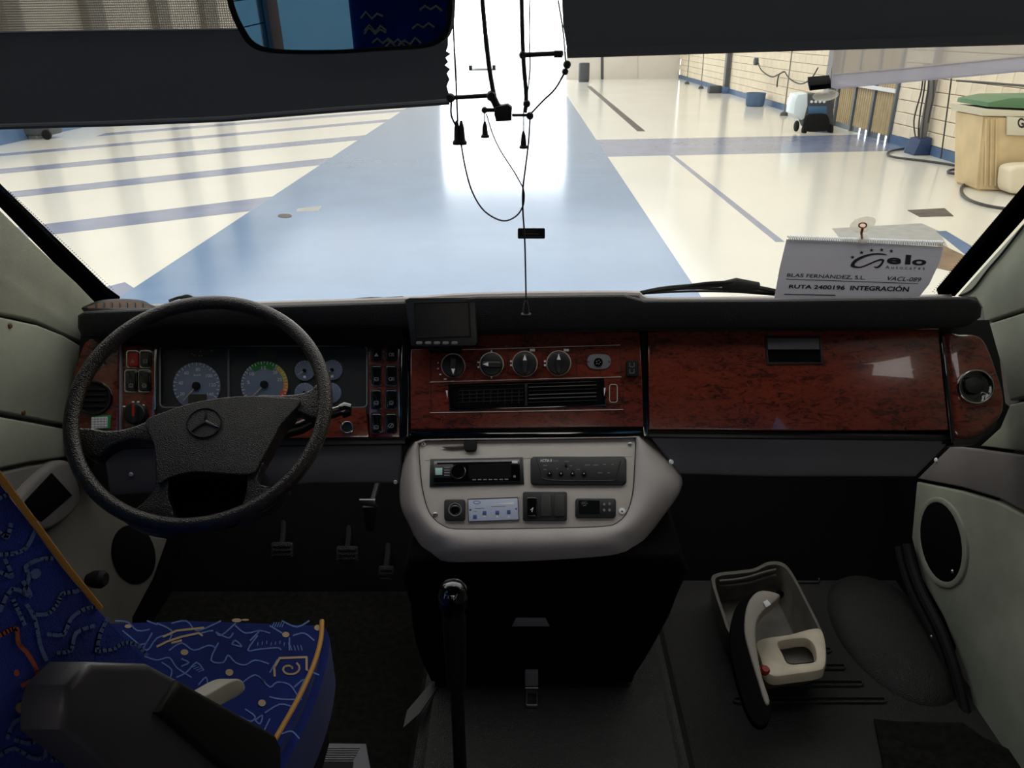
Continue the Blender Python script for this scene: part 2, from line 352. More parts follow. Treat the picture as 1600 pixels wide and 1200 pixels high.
# floor paint (2 mm coats of paint on the floor)
def paint(name, pts, m='stripe_blue', h=.002):
    front = [Vector((x, y, GZ+h)) for x, y in pts]
    return struct(name, prism_w(front, (0, 0, -h+.0002)), m)
def ppaint(name, px, m='stripe_blue', h=.002): return paint(name, [tuple(PZ(x, y, GZ).xy) for x, y in px], m, h)
paint('floor_lane_marking', [(-4.1, -6), (1.73, -6), (1.73, YF), (-4.1, YF)], 'blue_floor', .003)
paint('floor_band_marking', [(1.73, 16.5), (XR, 16.9), (XR, 19.6), (1.73, 19.2)], 'stripe_blue')
for q in ([(-150, 377), (425, 307), (390, 330), (-150, 394)], [(-300, 333), (530, 245), (500, 258), (-300, 343)], [(-300, 292), (572, 211), (560, 219), (-300, 300)],
          [(-200, 258), (612, 186), (600, 191), (-200, 262)], [(165, 208), (640, 170), (632, 174), (150, 213)], [(100, 460), (160, 450), (195, 441), (240, 470), (100, 490)]):
    ppaint('floor_stripe_marking', q)
ppaint('floor_line_marking', [(1046, 243), (1054, 243), (1226, 378), (1212, 378)])
ppaint('floor_patch_marking', [(1300, 357), (1440, 349), (1467, 361), (1500, 420), (1350, 420)], 'patch_grey')
ppaint('floor_edge_marking', [(1463, 362), (1478, 361), (1530, 392), (1516, 404)], 'base_blue', .004)
ppaint('floor_pit_marking', [(1466, 380), (1512, 402), (1490, 425), (1460, 418)], 'pit_brown', .004)
ppaint('floor_patch_marking', [(465, 326), (503, 322), (498, 330), (462, 331)], 'patch_grey', .004)
tag(struct('drain', box((2.93, 20.8, GZ-.02), (3.13, 38.5, GZ+.006), .002), 'drain'), 'long dark drain channel in the cream floor right of the blue lane', 'drain')
def flat_cover(name, px, lab, cat, m='drain'):
    return tag(obj(name, prism_w([PZ(x, y, GZ+.008) for x, y in px], (0, 0, -.008), .002), m), lab, cat)
flat_cover('drain_cover', [(1418, 328), (1476, 325), (1490, 337), (1437, 338)], 'brown square drain cover in the cream floor near the wheeled bin', 'drain cover')
flat_cover('manhole_cover', ell(445, 337, 11, 3, 16), 'small dark oval cover on the blue lane', 'cover')
# gate in the right wall
gt = thing('corrugated_gate', 'tan corrugated metal gate with grey frame in the block wall', 'gate', (XR-.02, (gz0+gz1)/2, GZ))
npan = 3; w = (gz1-gz0)/npan
obj('lintel', box((XR-.06, gz0-.05, gtop-.07), (XR+.036, gz1+.05, gtop+.05)), 'gate_frame', gt)
for i in range(npan):
    y0, y1 = gz0+i*w+.04, gz0+(i+1)*w-.04; bm = bmesh.new(); k = 0; y = y0; pw = (y1-y0)/16; pf = []
    while k <= 16:
        x = XR-.02 if k % 2 else XR+.015; pf += [(x, y0+k*pw-pw*.3), (x, y0+k*pw+pw*.3)]; k += 1
    A = [bm.verts.new((x, y, GZ+.12)) for x, y in pf]; B = [bm.verts.new((x, y, gtop-.06)) for x, y in pf]
    for a in range(len(A)-1): bm.faces.new((A[a], A[a+1], B[a+1], B[a]))
    pn = obj('gate_panel', bm, 'gate_tan', gt)
    cuts = ((y0, y0+.12), (y0+.24, y0+.5), (y0+.62, y1)) if i < 2 else ((y0+.1, y1), )
    for ca, cb in cuts: obj('kick_strip', box((XR-.01, ca, GZ), (XR+.01, cb, GZ+.14)), 'gate_frame', gt)
for i in range(npan+1):
    y = gz0+i*w; obj('gate_post', box((XR-.06, y-.04, GZ), (XR+.036, y+.04, gtop)), 'gate_frame', gt)
obj('gate_rail', box((XR-.09, gz0, grail-.04), (XR-.02, gz1, grail+.04)), 'white', gt, label='pale rail across the gate')
# the sunlit chinks beneath the gate are real gaps: a bright strip of yard light is left to the sky
# columns along the right wall
def column(x, y, w, lab, grp=None, h=ZT, side=1, m='column_grey', n='steel_column'):
    t = thing(n, lab, 'column', (x, y, GZ), grp)
    obj('web', box((x-.02*side, y-w*.15, GZ), (x+.1, y+w*.15, h)), m, t)
    obj('flange', box((x-.05, y-w/2, GZ), (x-.02, y+w/2, h)), m, t); obj('flange', box((x+.1, y-w/2, GZ), (x+.13, y+w/2, h)), m, t)
    obj('foot', box((x-.1, y-w*.9, GZ), (x+.15, y+w*.9, GZ+.25), .01), 'base_blue', t, label='blue painted foot')
    return t
for (px, py, wd_, lab) in ((1131, 152, .28, 'grey steel column on right wall behind the small blue block'), (1042, 127, .3, 'farthest grey steel column on the right wall'), (1287, 190, .34, 'grey steel column behind the wheeled machine')):
    p = PX(px, py, XR-.15); column(XR-.16, p.y, wd_, lab)
# cable post near the bin
pc = PX(1428, 236, XR-.25)
t = thing('cable_post', 'grey conduit post with hanging cables and blue foot beside the gate', 'post', (XR-.25, pc.y, GZ))
obj('post', box((XR-.2, pc.y-.06, GZ), (XR-.08, pc.y+.06, 5)), 'column_grey', t)
obj('foot', prism_w([(XR-.36, pc.y-.25, GZ), (XR-.05, pc.y-.25, GZ), (XR-.05, pc.y-.25, GZ+.34), (XR-.28, pc.y-.25, GZ+.3)], (0, .45, 0), .01), 'foot_blue', t, label='dark blue wedge foot')
F8 = Fr((XR-.22, 0, 0), (-1, 0, 0))
for c in ([(1444, 100), (1440, 140), (1432, 170), (1428, 190), (1430, 212), (1434, 218)], [(1448, 100), (1444, 140), (1438, 175), (1435, 205), (1436, 220)], [(1460, 100), (1458, 150), (1453, 175), (1450, 192)], [(1452, 100), (1450, 140), (1444, 180), (1440, 216)]):
    obj('cable', tube([F8.p(x, y) for x, y in smooth(c, 4, False)], .016, 6), 'hose', t)
t = obj('wall_pipe', merge([tube([F8.p(1487, 110), F8.p(1486, 128), F8.p(1470, 248)], .015, 6), tube([F8.p(1495, 126), F8.p(1540, 129), F8.p(1600, 134), F8.p(1660, 138)], .02, 6)]), 'hose')
tag(t, 'thin dark pipes running up and along the block wall above the bin', 'pipe')
FH = Fr((0, 0, GZ+.03), (0, 0, 1), (0, 1, 0))
hz = [(1412, 232), (1392, 236), (1387, 241), (1400, 246), (1450, 252), (1500, 260), (1520, 268), (1524, 276), (1510, 285), (1502, 295), (1508, 308), (1530, 318), (1570, 326), (1640, 332)]
tag(obj('floor_hose', tube([FH.p(x, y) for x, y in smooth(hz, 5, False)], .022, 8), 'hose'), 'long dark hose snaking over the cream floor in front of the bin', 'hose')
tag(obj('hose_loop', tube([FH.p(x, y) for x, y in ell(1498, 268, 17, 3.6, 24)], .022, 8, True), 'hose'), 'small dark coil of hose on the floor beside the bin', 'hose')
# hoses and stands against the far right wall
t = thing('wall_hose', 'dark hose draped in swags from hooks on the right wall', 'hose', (XR-.1, 25, GZ))
for c in ([(1184, 96), (1190, 110), (1205, 120), (1215, 117), (1224, 112)], [(1226, 112), (1235, 124), (1252, 131), (1268, 122), (1278, 106)], [(1226, 112), (1218, 116), (1215, 126), (1214, 136)]):
    obj('hose_run', tube([F8.p(x, y) for x, y in smooth(c, 5, False)], .02, 6), 'hose', t)
obj('hook', lathe([(.12, 0), (.12, .12)], F8.p(1184, 96), (-1, 0, 0), 12), 'dark_machine', t)
for i, (x, y, hh, lab) in enumerate(((1073, 134, 1.8, 'thin pole stand with dark foot, far along the right wall'), (1095, 140, 1.3, 'short thin pole behind the small dark block'), (1116, 145, .3, 'small dark block on the floor left of a column'), (1179, 166, .35, 'blue tub on the floor against the right wall'), (1226, 170, 1.9, 'thin pole standing left of the wheeled machine'))):
    p = PX(x, y, XR-.5); t = thing(('pole_stand', 'pole_stand', 'floor_block', 'tub', 'pole_stand')[i], lab, ('stand', 'stand', 'block', 'tub', 'stand')[i], (p.x, p.y, GZ))
    if i in (0, 1, 4): obj('pole', tube([(p.x, p.y, GZ), (p.x, p.y, GZ+hh+.3)], .018, 8), 'column_grey', t); obj('foot', lathe([(.12, 0), (.10, .08), (.03, .12)], (p.x, p.y, GZ), (0, 0, 1), 12), 'dark_machine', t)
    elif i == 2: obj('body', box((p.x-.25, p.y-.2, GZ), (p.x+.25, p.y+.2, GZ+.28), .03), 'dark_machine', t)
    else: obj('body', lathe([(.26, 0), (.3, .05), (.33, .42), (.29, .42), (.26, .08)], (p.x, p.y, GZ), (0, 0, 1), 20), 'base_blue', t)
# wheeled machine (a service unit with a black front)
ym = PZ(1268, 207, GZ).y; FM = Fr((0, ym, 0), (0, -1, 0))
t = thing('wheeled_machine', 'white and blue wheeled service machine with black front by the gate', 'machine', tuple(PZ(1268, 207, GZ)))
slab('cabinet', FM, [(1262, 147), (1300, 147), (1302, 160), (1303, 200), (1262, 200), (1258, 190), (1257, 165)], 'dark_machine', t, 0, .5, .02)
slab('side_panel', FM, [(1247, 148), (1262, 146), (1262, 165), (1257, 185), (1253, 188), (1240, 178), (1242, 160)], 'machine_white', t, .01, .6, .02, label='white side panel')
slab('blue_band', FM, q4(1263, 166, 1292, 178), 'machine_blue', t, .02, .05, .01, label='blue band')
slab('front_cover', FM, smooth([(1256, 200), (1262, 182), (1280, 178), (1293, 180), (1297, 192), (1294, 204), (1262, 206)]), 'matte_black', t, .12, .12, .03)
for k in range(4): obj('dial_knob', lathe([(.035, 0), (.03, .03)], FM.p(1268+k*6.5, 159, 0), (0, -1, 0), 10), 'mark_white', t)
for (x, y) in ((1242, 197), (1254, 203), (1295, 203)): obj('wheel', lathe([(.1, 0), (.13, .02), (.13, .06), (.1, .08)], FM.p(x, y, .03), (1, 0, 0), 16), 'matte_black', t)
# wheelie bin
yb = PZ(1527, 299, GZ).y; FB = Fr((0, yb, 0), (0, -1, 0))
t = thing('wheeled_bin', 'cream wheeled waste bin with green lid beside the block wall', 'bin', tuple(PZ(1570, 300, GZ)))
A = [FB.p(1527, 299), FB.p(1650, 306), FB.p(1655, 182), FB.p(1536, 178)]
lo = [A[0], A[1], A[1]+Vector((0, .75, 0)), A[0]+Vector((0, .75, 0))]; hi = [A[3]+Vector((0, -.05, 0)), A[2]+Vector((0, -.05, 0)), A[2]+Vector((0, .85, 0)), A[3]+Vector((0, .85, 0))]
bm = loft([lo, hi], True, True); bmesh.ops.bevel(bm, geom=bm.edges[:], offset=.04, segments=3, affect='EDGES'); obj('body', bm, 'bin_cream', t)
slab('rim', FB, [(1534, 170), (1660, 176), (1660, 184), (1536, 181)], 'bin_rim', t, .08, .95, .01)
slab('lid', FB, [(1545, 160), (1580, 153), (1660, 152), (1660, 172), (1543, 167)], 'bin_green', t, .06, .9, .01, label='green lid')
for x in (1541, 1549, 1557): obj('rib', tube([FB.p(x, 186, .06), FB.p(x-1.5, 290, .03)], .015, 6), 'bin_cream', t)
slab('sign_board', FB, [(1574, 182), (1660, 188), (1660, 214), (1574, 211)], 'bin_rim', t, .09, .03, .004, label='pale board lettered G')
obj('lettering', text_bm('G', FB, [(1590, 184), (1600, 184.5), (1600, 200.5), (1590, 199.5)], .0925, .03), 'ink', t)
FB2 = FB.off(.4)
tag(slab('sack', FB2, smooth([(1578, 300), (1577, 275), (1583, 262), (1610, 258), (1650, 262), (1650, 306), (1600, 304)]), 'sack', None, 0, .3, .08, 4), 'pale cloth sack slumped in front of the wheeled bin', 'sack')
# far end
p = PZ(911, 127, GZ); tag(obj('drum', lathe([(.26, 0), (.28, .1), (.28, .85), (.26, .9)], (p.x, p.y-.5, GZ), (0, 0, 1), 18), 'dark_machine'), 'dark grey drum by the far wall beside the open gateway', 'drum')
FF = Fr((0, YF-.02, 0), (0, -1, 0))
t = thing('far_door', 'pale door leaf in the far wall of the hall', 'door', (FF.p(941, 125).x, YF, GZ))
slab('leaf', FF, q4(943, 60, 996, 125), 'plaster', t, .04, .055, .01); slab('jamb', FF, q4(939, 60, 943, 126), 'dark_machine', t, .06, .075)
p = PZ(752, 118, GZ); yv = YF+12
t = thing('parked_van', 'pale van parked in the bright yard beyond the open gateway', 'van', (p.x, yv, GZ))
Vx = PY(753, 110, yv).x
obj('body', prism_w([(Vx-1.0, yv, GZ+.3), (Vx+1.0, yv, GZ+.3), (Vx+1.0, yv, GZ+1.2), (Vx+.85, yv, GZ+2.1), (Vx-.85, yv, GZ+2.1), (Vx-1.0, yv, GZ+1.2)], (0, 4, 0), .1), 'white', t)
obj('windshield', prism_w([(Vx-.8, yv-.02, GZ+1.25), (Vx+.8, yv-.02, GZ+1.25), (Vx+.7, yv-.02, GZ+1.95), (Vx-.7, yv-.02, GZ+1.95)], (0, .05, 0), .01), 'tint_blue', t)
for sx in (-1, 1): obj('wheel', lathe([(.3, 0), (.33, .02), (.33, .18), (.3, .2)], (Vx+sx*.8-.1, yv+.6, GZ+.32), (1, 0, 0), 16), 'matte_black', t)
# left-hand wall: columns seen through the blind, and the machine at its foot
FL = Fr((XL+.1, 0, 0), (1, 0, 0))
for (px, lab) in ((10, 'dark column seen through the mesh blind, nearest the left edge'), (142, 'dark column seen through the mesh blind, second from the left'), (248, 'dark column seen through the mesh blind, third from the left'), (324, 'dark column seen through the mesh blind, beside the mirror')):
    p = FL.p(px, 25); t = thing('wall_column', lab, 'column', (p.x, p.y, GZ))
    wv = 22 if px < 200 else 16; dy = abs(FL.p(px+wv/2, 25).y-FL.p(px-wv/2, 25).y)/2
    obj('web', box((XL, p.y-dy, GZ), (XL+.25, p.y+dy, ZT)), 'column_grey', t); obj('flange', box((XL+.25, p.y-dy*1.2, GZ), (XL+.3, p.y+dy*1.2, ZT)), 'column_grey', t)
p = PZ(62, 216, GZ); t = thing('floor_jack', 'dark green grey workshop jack on floor by the left wall', 'jack', tuple(p))
obj('body', box((p.x-.5, p.y-.3, GZ+.1), (p.x+.5, p.y+.3, GZ+.5), .06), 'dark_machine', t); obj('column', box((p.x-.35, p.y-.1, GZ+.4), (p.x+.15, p.y+.1, GZ+1.1), .05), 'dark_machine', t)
for s in (-1, 1): obj('wheel', lathe([(.12, 0), (.12, .06)], (p.x+s*.4, p.y-.35, GZ+.12), (0, 1, 0), 14), 'matte_black', t)

# ================================================================ THE BUS SHELL
XW0, XW1 = -1.06, 1.17
BY = -3.4
FX0 = Fr((XW0+.02, 0, 0), (1, 0, 0)); FX1 = Fr((XW1-.02, 0, 0), (-1, 0, 0))
RZ = -.10
struct('floor', merge([box((XW0-.05, BY, -.16), (.36, 2.25, 0)), box((.36, BY, -.16), (XW1+.05, .25, 0)), box((.36, .25, -.16), (XW1+.05, 2.25, RZ-.002))]), 'carpet')
def side(name, x0, x1, F, backing, wins):
    b = box((x0, BY, -.12), (x1, 2.25, .66)); b = box((x0, BY, .66), (x1, 1.95, .84), bm=b); b = box((x0, BY, .84), (x1, 1.45, 1.02), bm=b); b = box((x0, BY, 1.9), (x1, 1.12, 2.1), bm=b)
    y = BY
    for (ya, yb, za, zb) in wins:
        b = box((x0, y, 1.02), (x1, ya, 1.9), bm=b); y = yb
        if za > 1.02: b = box((x0, ya, 1.02), (x1, yb, za), bm=b)
        if zb < 1.9: b = box((x0, ya, zb), (x1, yb, 1.9), bm=b)
    pl = [[(y, 1.02), (1.5, 1.02), (1.52, 1.22), (1.22, 1.58), (1.12, 1.9), (y, 1.9)]]
    if x0 > 0:      # leaves an unseen slanted slot open, shaped to put a reflection on the glovebox
        pl = [[(y, 1.02), (1.339, 1.02), (.62, 1.9), (y, 1.9)], [(1.498, 1.03), (1.5, 1.02), (1.52, 1.22), (1.22, 1.58), (1.12, 1.9), (.64, 1.9)],
              [(1.085, 1.33), (1.145, 1.375), (.64, 1.9), (.62, 1.9)], [(1.29, 1.08), (1.375, 1.15), (1.498, 1.03), (1.5, 1.02), (1.339, 1.02)]]
    for q in pl: b = prism_w([(x0, a_, c_) for a_, c_ in q], (x1-x0, 0, 0), bm=b)
    bk_ = prism(F, backing, 0, .03)
    return struct(name, merge([b, bk_]), 'fabric_dark')
side('wall_left', XW0-.04, XW0, FX0.off(-.025), [(-60, 275), (0, 334), (150, 480), (170, 520), (262, 850), (262, 1000), (200, 1300), (-60, 1300), (-200, 1300), (-200, 140)], [(BY+.1, -1.2, 1.02, 1.9), (-1.08, .62, 1.02, 1.9)])
side('wall_right', XW1, XW1+.04, FX1.off(-.025), [(1770, 190), (1680, 280), (1600, 352), (1496, 470), (1500, 520), (1430, 780), (1426, 900), (1600, 1300), (1770, 1300)], [(BY+.1, -1.2, 1.02, 1.9), (-1.08, -.15, 1.02, 1.9)])
struct('wall_back', merge([box((XW0, BY-.04, 0), (XW1, BY, 1.0)), box((XW0, BY-.04, 1.8), (XW1, BY, 2.1))]), 'fabric_dark')
struct('ceiling', merge([box((XW0-.04, BY-.04, 2.08), (XW1+.04, 1.1, 2.12)), prism_w([(XW0-.04, 1.1, 2.1), (XW0-.04, 1.22, 1.64), (XW0-.04, 1.25, 1.64), (XW0-.04, 1.16, 2.12)], (XW1-XW0+.08, 0, 0))]), 'headliner')
for i, (x, s) in enumerate(((XW0-.02, 0), (XW1+.02, 0))):
    struct('window_%d' % (i+2), merge([box((x-.003, BY+.1, 1.02), (x+.003, -1.2, 1.9)), box((x-.003, -1.08, 1.02), (x+.003, (.62, -.15)[s], 1.9))]), ('side_glass', 'clear_glass')[s])
# windshield plane
WA, WB = Vector((0, 1.85, .885)), Vector((0, 1.24, 1.62)); wn = Vector((0, -(WB-WA).z, (WB-WA).y)).normalized()
if wn.y > 0: wn = -wn
WS = Fr(WA, wn)
wq = [Vector((-1.08, WA.y, WA.z)), Vector((1.2, WA.y, WA.z)), Vector((1.2, WB.y, WB.z)), Vector((-1.08, WB.y, WB.z))]
struct('window_1', prism_w(wq, -wn*.006), 'glass')
def frit(name, pts): return struct(name, prism(WS, pts, .004, .02), 'frit')
frit('trim_1', [(-200, 100), (0, 303), (165, 460), (185, 474), (160, 480), (140, 468), (0, 324), (-200, 128)])
frit('trim_2', [(1466, 462), (1600, 306), (1820, 50), (1820, 98), (1600, 342), (1492, 463)])
obj('frit_dots', merge([lathe([(.0013, 0), (.0013, .0006)], WS.p(169-i*3.2+math.sin(i)*.2+k*2.6, 458-i*3.02-k*2.0, .004), wn, 6) for i in range(52) for k in (1, 2, 3)]), 'frit', bpy.data.objects['trim_1'], kind='stuff')
obj('frit_dots', merge([lathe([(.0013, 0), (.0013, .0006)], WS.p(1466+i*2.58-k*2.8, 462-i*3.0-k*2.2, .004), wn, 6) for i in range(52) for k in (1, 2, 3)]), 'frit', bpy.data.objects['trim_2'], kind='stuff')
# ---- left side lining
def lining(name, F, pts, m='fabric_grey', th=.02, d=0, bev=.006): return struct(name, prism(F, pts, d, th, bev, 3), m)
lining('trim_3', FX0, smooth([(-220, 96), (-60, 262), (0, 326), (80, 404), (152, 474), (132, 490), (127, 512), (128, 535), (60, 504), (0, 491), (-220, 450)], 2))
lining('trim_4', FX0, [(-220, 455), (0, 495), (60, 508), (100, 524), (129, 541), (118, 590), (106, 664), (50, 654), (0, 644), (-220, 615)])
lining('trim_5', FX0, [(-220, 622), (0, 651), (50, 660), (107, 671), (107, 714), (50, 722), (0, 733), (-220, 785)])
lining('trim_6', FX0, [(-220, 792), (0, 739), (50, 728), (112, 719), (135, 755), (175, 790), (240, 838), (262, 842), (240, 905), (208, 965), (200, 1300), (-220, 1300)], 'kick_panel')
t = thing('door_pull', 'recessed black door pull with padded grey surround on the left lining', 'handle', tuple(FX0.p(72, 790)))
slab('surround', FX0, smooth([(20, 800), (40, 765), (80, 728), (112, 722), (128, 770), (118, 800), (70, 830)], 4), 'fabric_dark', t, .018, .03, .012, 3)
slab('recess', FX0, [(34, 790), (82, 739), (114, 774), (66, 815)], 'deep_black', t, .021, .01, .002)
t = thing('speaker_hole', 'dark oval opening in the left kick panel below the steering wheel', 'opening', tuple(FX0.p(212, 868)))
slab('opening', FX0, ell(210, 866, 33, 46, 28, -12), 'deep_black', t, .004, .01, .001)
t = thing('window_winder', 'black knob low on the left lining beside the seat backrest', 'knob', tuple(FX0.p(136, 905)))
obj('knob', lathe([(.012, 0), (.02, .015), (.022, .035), (.015, .045)], FX0.p(136, 905), (1, 0, 0), 18), 'matte_black', t)
for i, (x, y) in enumerate(((15, 509), (36, 645))):
    tag(obj('lining_screw', lathe([(.006, 0), (.005, .003), (.001, .004)], FX0.p(x, y), (1, 0, 0), 12), 'vent_brown'), ('small brown screw at the top of the left lining panel', 'small brown screw at the foot of the left lining panel')[i], 'screw')
# ---- right side lining
lining('trim_7', FX1, [(1494, 463), (1545, 406), (1600, 346), (1680, 262), (1850, 83), (1850, 415), (1600, 483), (1538, 503), (1534, 480), (1524, 466)])
lining('trim_8', FX1, [(1537, 508), (1600, 488), (1850, 420), (1850, 585), (1600, 621), (1577, 626), (1566, 570)])
lining('trim_9', FX1, [(1577, 632), (1600, 627), (1850, 590), (1850, 757), (1600, 706), (1530, 697), (1562, 668)])
lining('trim_10', FX1, smooth([(1484, 697), (1530, 702), (1600, 711), (1850, 762), (1850, 1100), (1680, 884), (1640, 832), (1600, 800), (1560, 779), (1500, 761), (1432, 748)], 1), 'fabric_dark')
R5 = [(1432, 753), (1500, 767), (1560, 785), (1600, 806), (1640, 840), (1680, 892), (1850, 1108), (1850, 1400), (1600, 1400), (1560, 1165), (1530, 1145), (1508, 1050), (1474, 965), (1440, 905), (1424, 840)]
lining('trim_11', FX1, R5)
tag(obj('seam_cord', tube([FX1.p(x, y, .004) for x, y in smooth([(1500, 462), (1520, 452), (1545, 420), (1566, 396), (1600, 352)], 4, False)], .003, 6), 'matte_black'), 'dark cable tucked along the right windscreen pillar', 'cable')
t = thing('door_speaker', 'black oval speaker in the grey right door lining', 'speaker', tuple(FX1.p(1470, 848)))
obj('rim', ring(FX1, ell(1470, 848, 39, 72, 32, -10), ell(1470, 847, 31, 63, 32, -10), .006, .02, .003), 'fabric_grey', t)
slab('grille', FX1, ell(1470, 847, 31, 63, 32, -10), 'deep_black', t, .005, .01, .001)
obj('screw', lathe([(.006, 0), (.004, .004)], FX1.p(1488, 893, .006), (-1, 0, 0), 10), 'steel', t)
tag(obj('trim_button', lathe([(.007, 0), (.006, .003), (.002, .005)], FX1.p(1463, 719), (-1, 0, 0), 14), 'mark_white'), 'round white fastener at the right end of the lower dash', 'fastener')
ST = [(1418, 850), (1424, 880), (1440, 925), (1470, 985), (1492, 1045), (1508, 1110), (1520, 1160)]
FXs = Fr((XW1-.05, 0, 0), (-1, 0, 0))
t = thing('door_sill', 'black ribbed sill strip curving along the foot of the right door', 'sill', tuple(FXs.p(1480, 1010)))
for k, dx in enumerate((0, -14)):
    obj('strip', tube([FXs.p(x+dx, y+k*4) for x, y in smooth(ST, 4, False)], .014-.003*k, 8), 'matte_black', t)
for (x, y) in ((1467, 995), (1496, 1112)): obj('screw', lathe([(.006, 0), (.004, .003)], FXs.p(x-12, y, .016), (-1, 0, 0), 10), 'steel', t)

# added black sheets on the footwell sides, shade put into their colour
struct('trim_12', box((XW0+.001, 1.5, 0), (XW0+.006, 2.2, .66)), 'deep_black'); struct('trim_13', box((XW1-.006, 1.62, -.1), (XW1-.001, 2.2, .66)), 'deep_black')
# ---- floor
hump = prism_w([(-.27, .2, 0), (-.27, .2, -.1), (.40, .2, -.1), (.33, .2, .12), (-.235, .2, .12)], (0, 1.65, 0)); bmesh.ops.bevel(hump, geom=hump.edges[:], offset=.02, segments=3, affect='EDGES')
struct('floor_tunnel', hump, 'rubber')
struct('floor_mat_right', prism_w([(.31, .26, RZ+.01), (XW1, .26, RZ+.01), (XW1, 2.2, RZ+.01), (.31, 2.2, RZ+.01)], (0, 0, -.012), .003), 'rubber')
struct('wall_front', merge([box((XW0, 2.2, 0), (XW1, 2.27, .62)), prism_w([(XW0, 1.8, 0), (XW0, 2.22, .3), (XW0, 2.22, 0)], (.36-XW0, 0, 0)), box((XW0, 2.2, -.1), (XW1, 2.27, .02)), prism_w([(.36, 1.95, RZ), (.36, 2.22, .2), (.36, 2.22, RZ)], (XW1-.36, 0, 0))]), 'deep_black')
FZ = Fr((0, 0, RZ+.012), (0, 0, 1), (0, 1, 0))
t = thing('tread_ribs', 'raised ribs moulded in the black rubber floor beside the jug', 'floor mat', tuple(FZ.p(1250, 1060)))
for (xa, xb, y) in ((1150, 1300, 1014), (1150, 1322, 1040), (1150, 1350, 1066), (1145, 1386, 1092), (1110, 1282, 905)):
    obj('rib', ring(FZ, rr(xa, y-5, xb, y+5, 5), rr(xa+3, y-2.5, xb-3, y+2.5, 2.5), .004, .005, .001), 'rubber', t)
bm = bmesh.new(); cc = FZ.p(1392, 1010); bmesh.ops.create_uvsphere(bm, u_segments=32, v_segments=16, radius=1)
bmesh.ops.transform(bm, matrix=Matrix.Translation(cc+Vector((.02, .05, -.02))) @ Matrix.Diagonal((.16, .27, .075, 1)), verts=bm.verts)
tag(obj('wheel_arch', bm, 'rubber'), 'rounded black rubber wheel arch bulge in the right floor', 'wheel arch')
tag(slab('floor_carpet', FZ, [(1366, 1122), (1400, 1126), (1505, 1128), (1535, 1150), (1620, 1190), (1620, 1280), (1392, 1280), (1378, 1180)], 'carpet', None, .012, .01, .003), 'black carpet offcut on the floor at bottom right', 'carpet')
FT = Fr((0, 0, .122), (0, 0, 1), (0, 1, 0))
tag(slab('floor_tape', FT, [(672, 1068), (684, 1074), (655, 1115), (630, 1137), (636, 1110)], 'hub_dark', None, .002, .003), 'torn dark grey tape strip on the floor left of the gear lever', 'tape')
FZ0 = Fr((0, 0, .0), (0, 0, 1), (0, 1, 0))
t = thing('heater_grille', 'grey ribbed metal floor plate at the right of driver seat base', 'plate', tuple(FZ0.p(535, 1185)))
slab('frame', FZ0, [(480, 1160), (572, 1161), (582, 1215), (470, 1215)], 'grey_panel', t, .02, .02, .004)
for k in range(6): slab('slat', FZ0, q4(485, 1167+k*3.5, 562-k*2, 1168.6+k*3.5), 'mark_grey', t, .023, .004)
slab('mesh', FZ0, [(485, 1190), (552, 1190), (550, 1215), (480, 1215)], 'matte_black', t, .022, .002)
# pedals
for (nm, cx, cy, w, h, Y, m, lab) in (('brake_pedal', 542, 866, 34, 26, 1.72, 'rubber', 'worn rubber brake pedal with bright lower edge'), ('accelerator_pedal', 603, 893, 24, 18, 1.7, 'rubber', 'dark rubber accelerator pedal right of the brake'), ('clutch_pedal', 440, 860, 34, 26, 1.72, 'rubber', 'black clutch pedal in the dark footwell behind the wheel')):
    F = Fr((0, Y, 0), (0, -.8, .6)); t = thing(nm, lab, 'pedal', tuple(F.p(cx, cy)))
    slab('pad', F, rr(cx-w/2, cy-h/2, cx+w/2, cy+h/2, 4), m, t, 0, .012, .003)
    obj('arm', tube([F.p(cx, cy, -.01), F.p(cx+3, cy-30, -.1), F.p(cx+4, cy-85, -.25)], .009, 8), 'matte_black', t)
    for k in range(3): slab('rib', F, q4(cx-w/2+3, cy-h/2+5+k*7, cx+w/2-3, cy-h/2+7+k*7), m, t, .003, .003)
F = Fr((0, 1.75, 0), (0, -1, .2)); t = thing('pedal_bracket', 'pale metal bracket in the footwell below the dash', 'bracket', tuple(F.p(573, 785)))
slab('plate', F, [(561, 781), (586, 781), (588, 793), (562, 790)], 'steel', t, 0, .01, .002); slab('stem', F, [(566, 793), (588, 793), (584, 830), (572, 830)], 'hub_dark', t, -.005, .02, .002); obj('rod', tube([F.p(577, 800, -.01), (F.p(577, 800).x, 2.2, .3)], .008, 8), 'hub_dark', t)

# ================================================================ DASHBOARD
DN = Vector((0, -.824, .566)); D = Fr((0, 1.62, .886), DN)
dash = thing('dashboard', 'black padded dashboard body running full width under the windscreen', 'dashboard', (0, 1.6, .7))
slab('body', D, [(112, 500), (1545, 500), (1562, 560), (1572, 640), (1520, 690), (1000, 684), (640, 686), (112, 704), (104, 640), (118, 560)], 'matte_black', dash, -.05, .14)
PF = Fr((0, 1.58, .95), (0, -1, 0))
padpts = [(118, 492), (128, 486), (240, 481), (400, 477), (628, 470), (690, 466), (745, 462), (975, 459), (990, 463), (1008, 468), (1200, 467), (1515, 463), (1531, 468), (1538, 480), (1536, 496), (1515, 510), (1400, 516), (1008, 517), (745, 522), (628, 515), (240, 512), (140, 530), (125, 528), (118, 512)]
slab('top_pad', PF, padpts, 'pad', dash, 0, .2, .012, 3, vec=(0, .24, -.10))
slab('hood', PF, [(132, 528), (240, 510), (628, 513), (634, 545), (470, 540), (250, 544), (205, 534)], 'matte_black', dash, -.02, .02, .004, vec=(0, .1, 0))
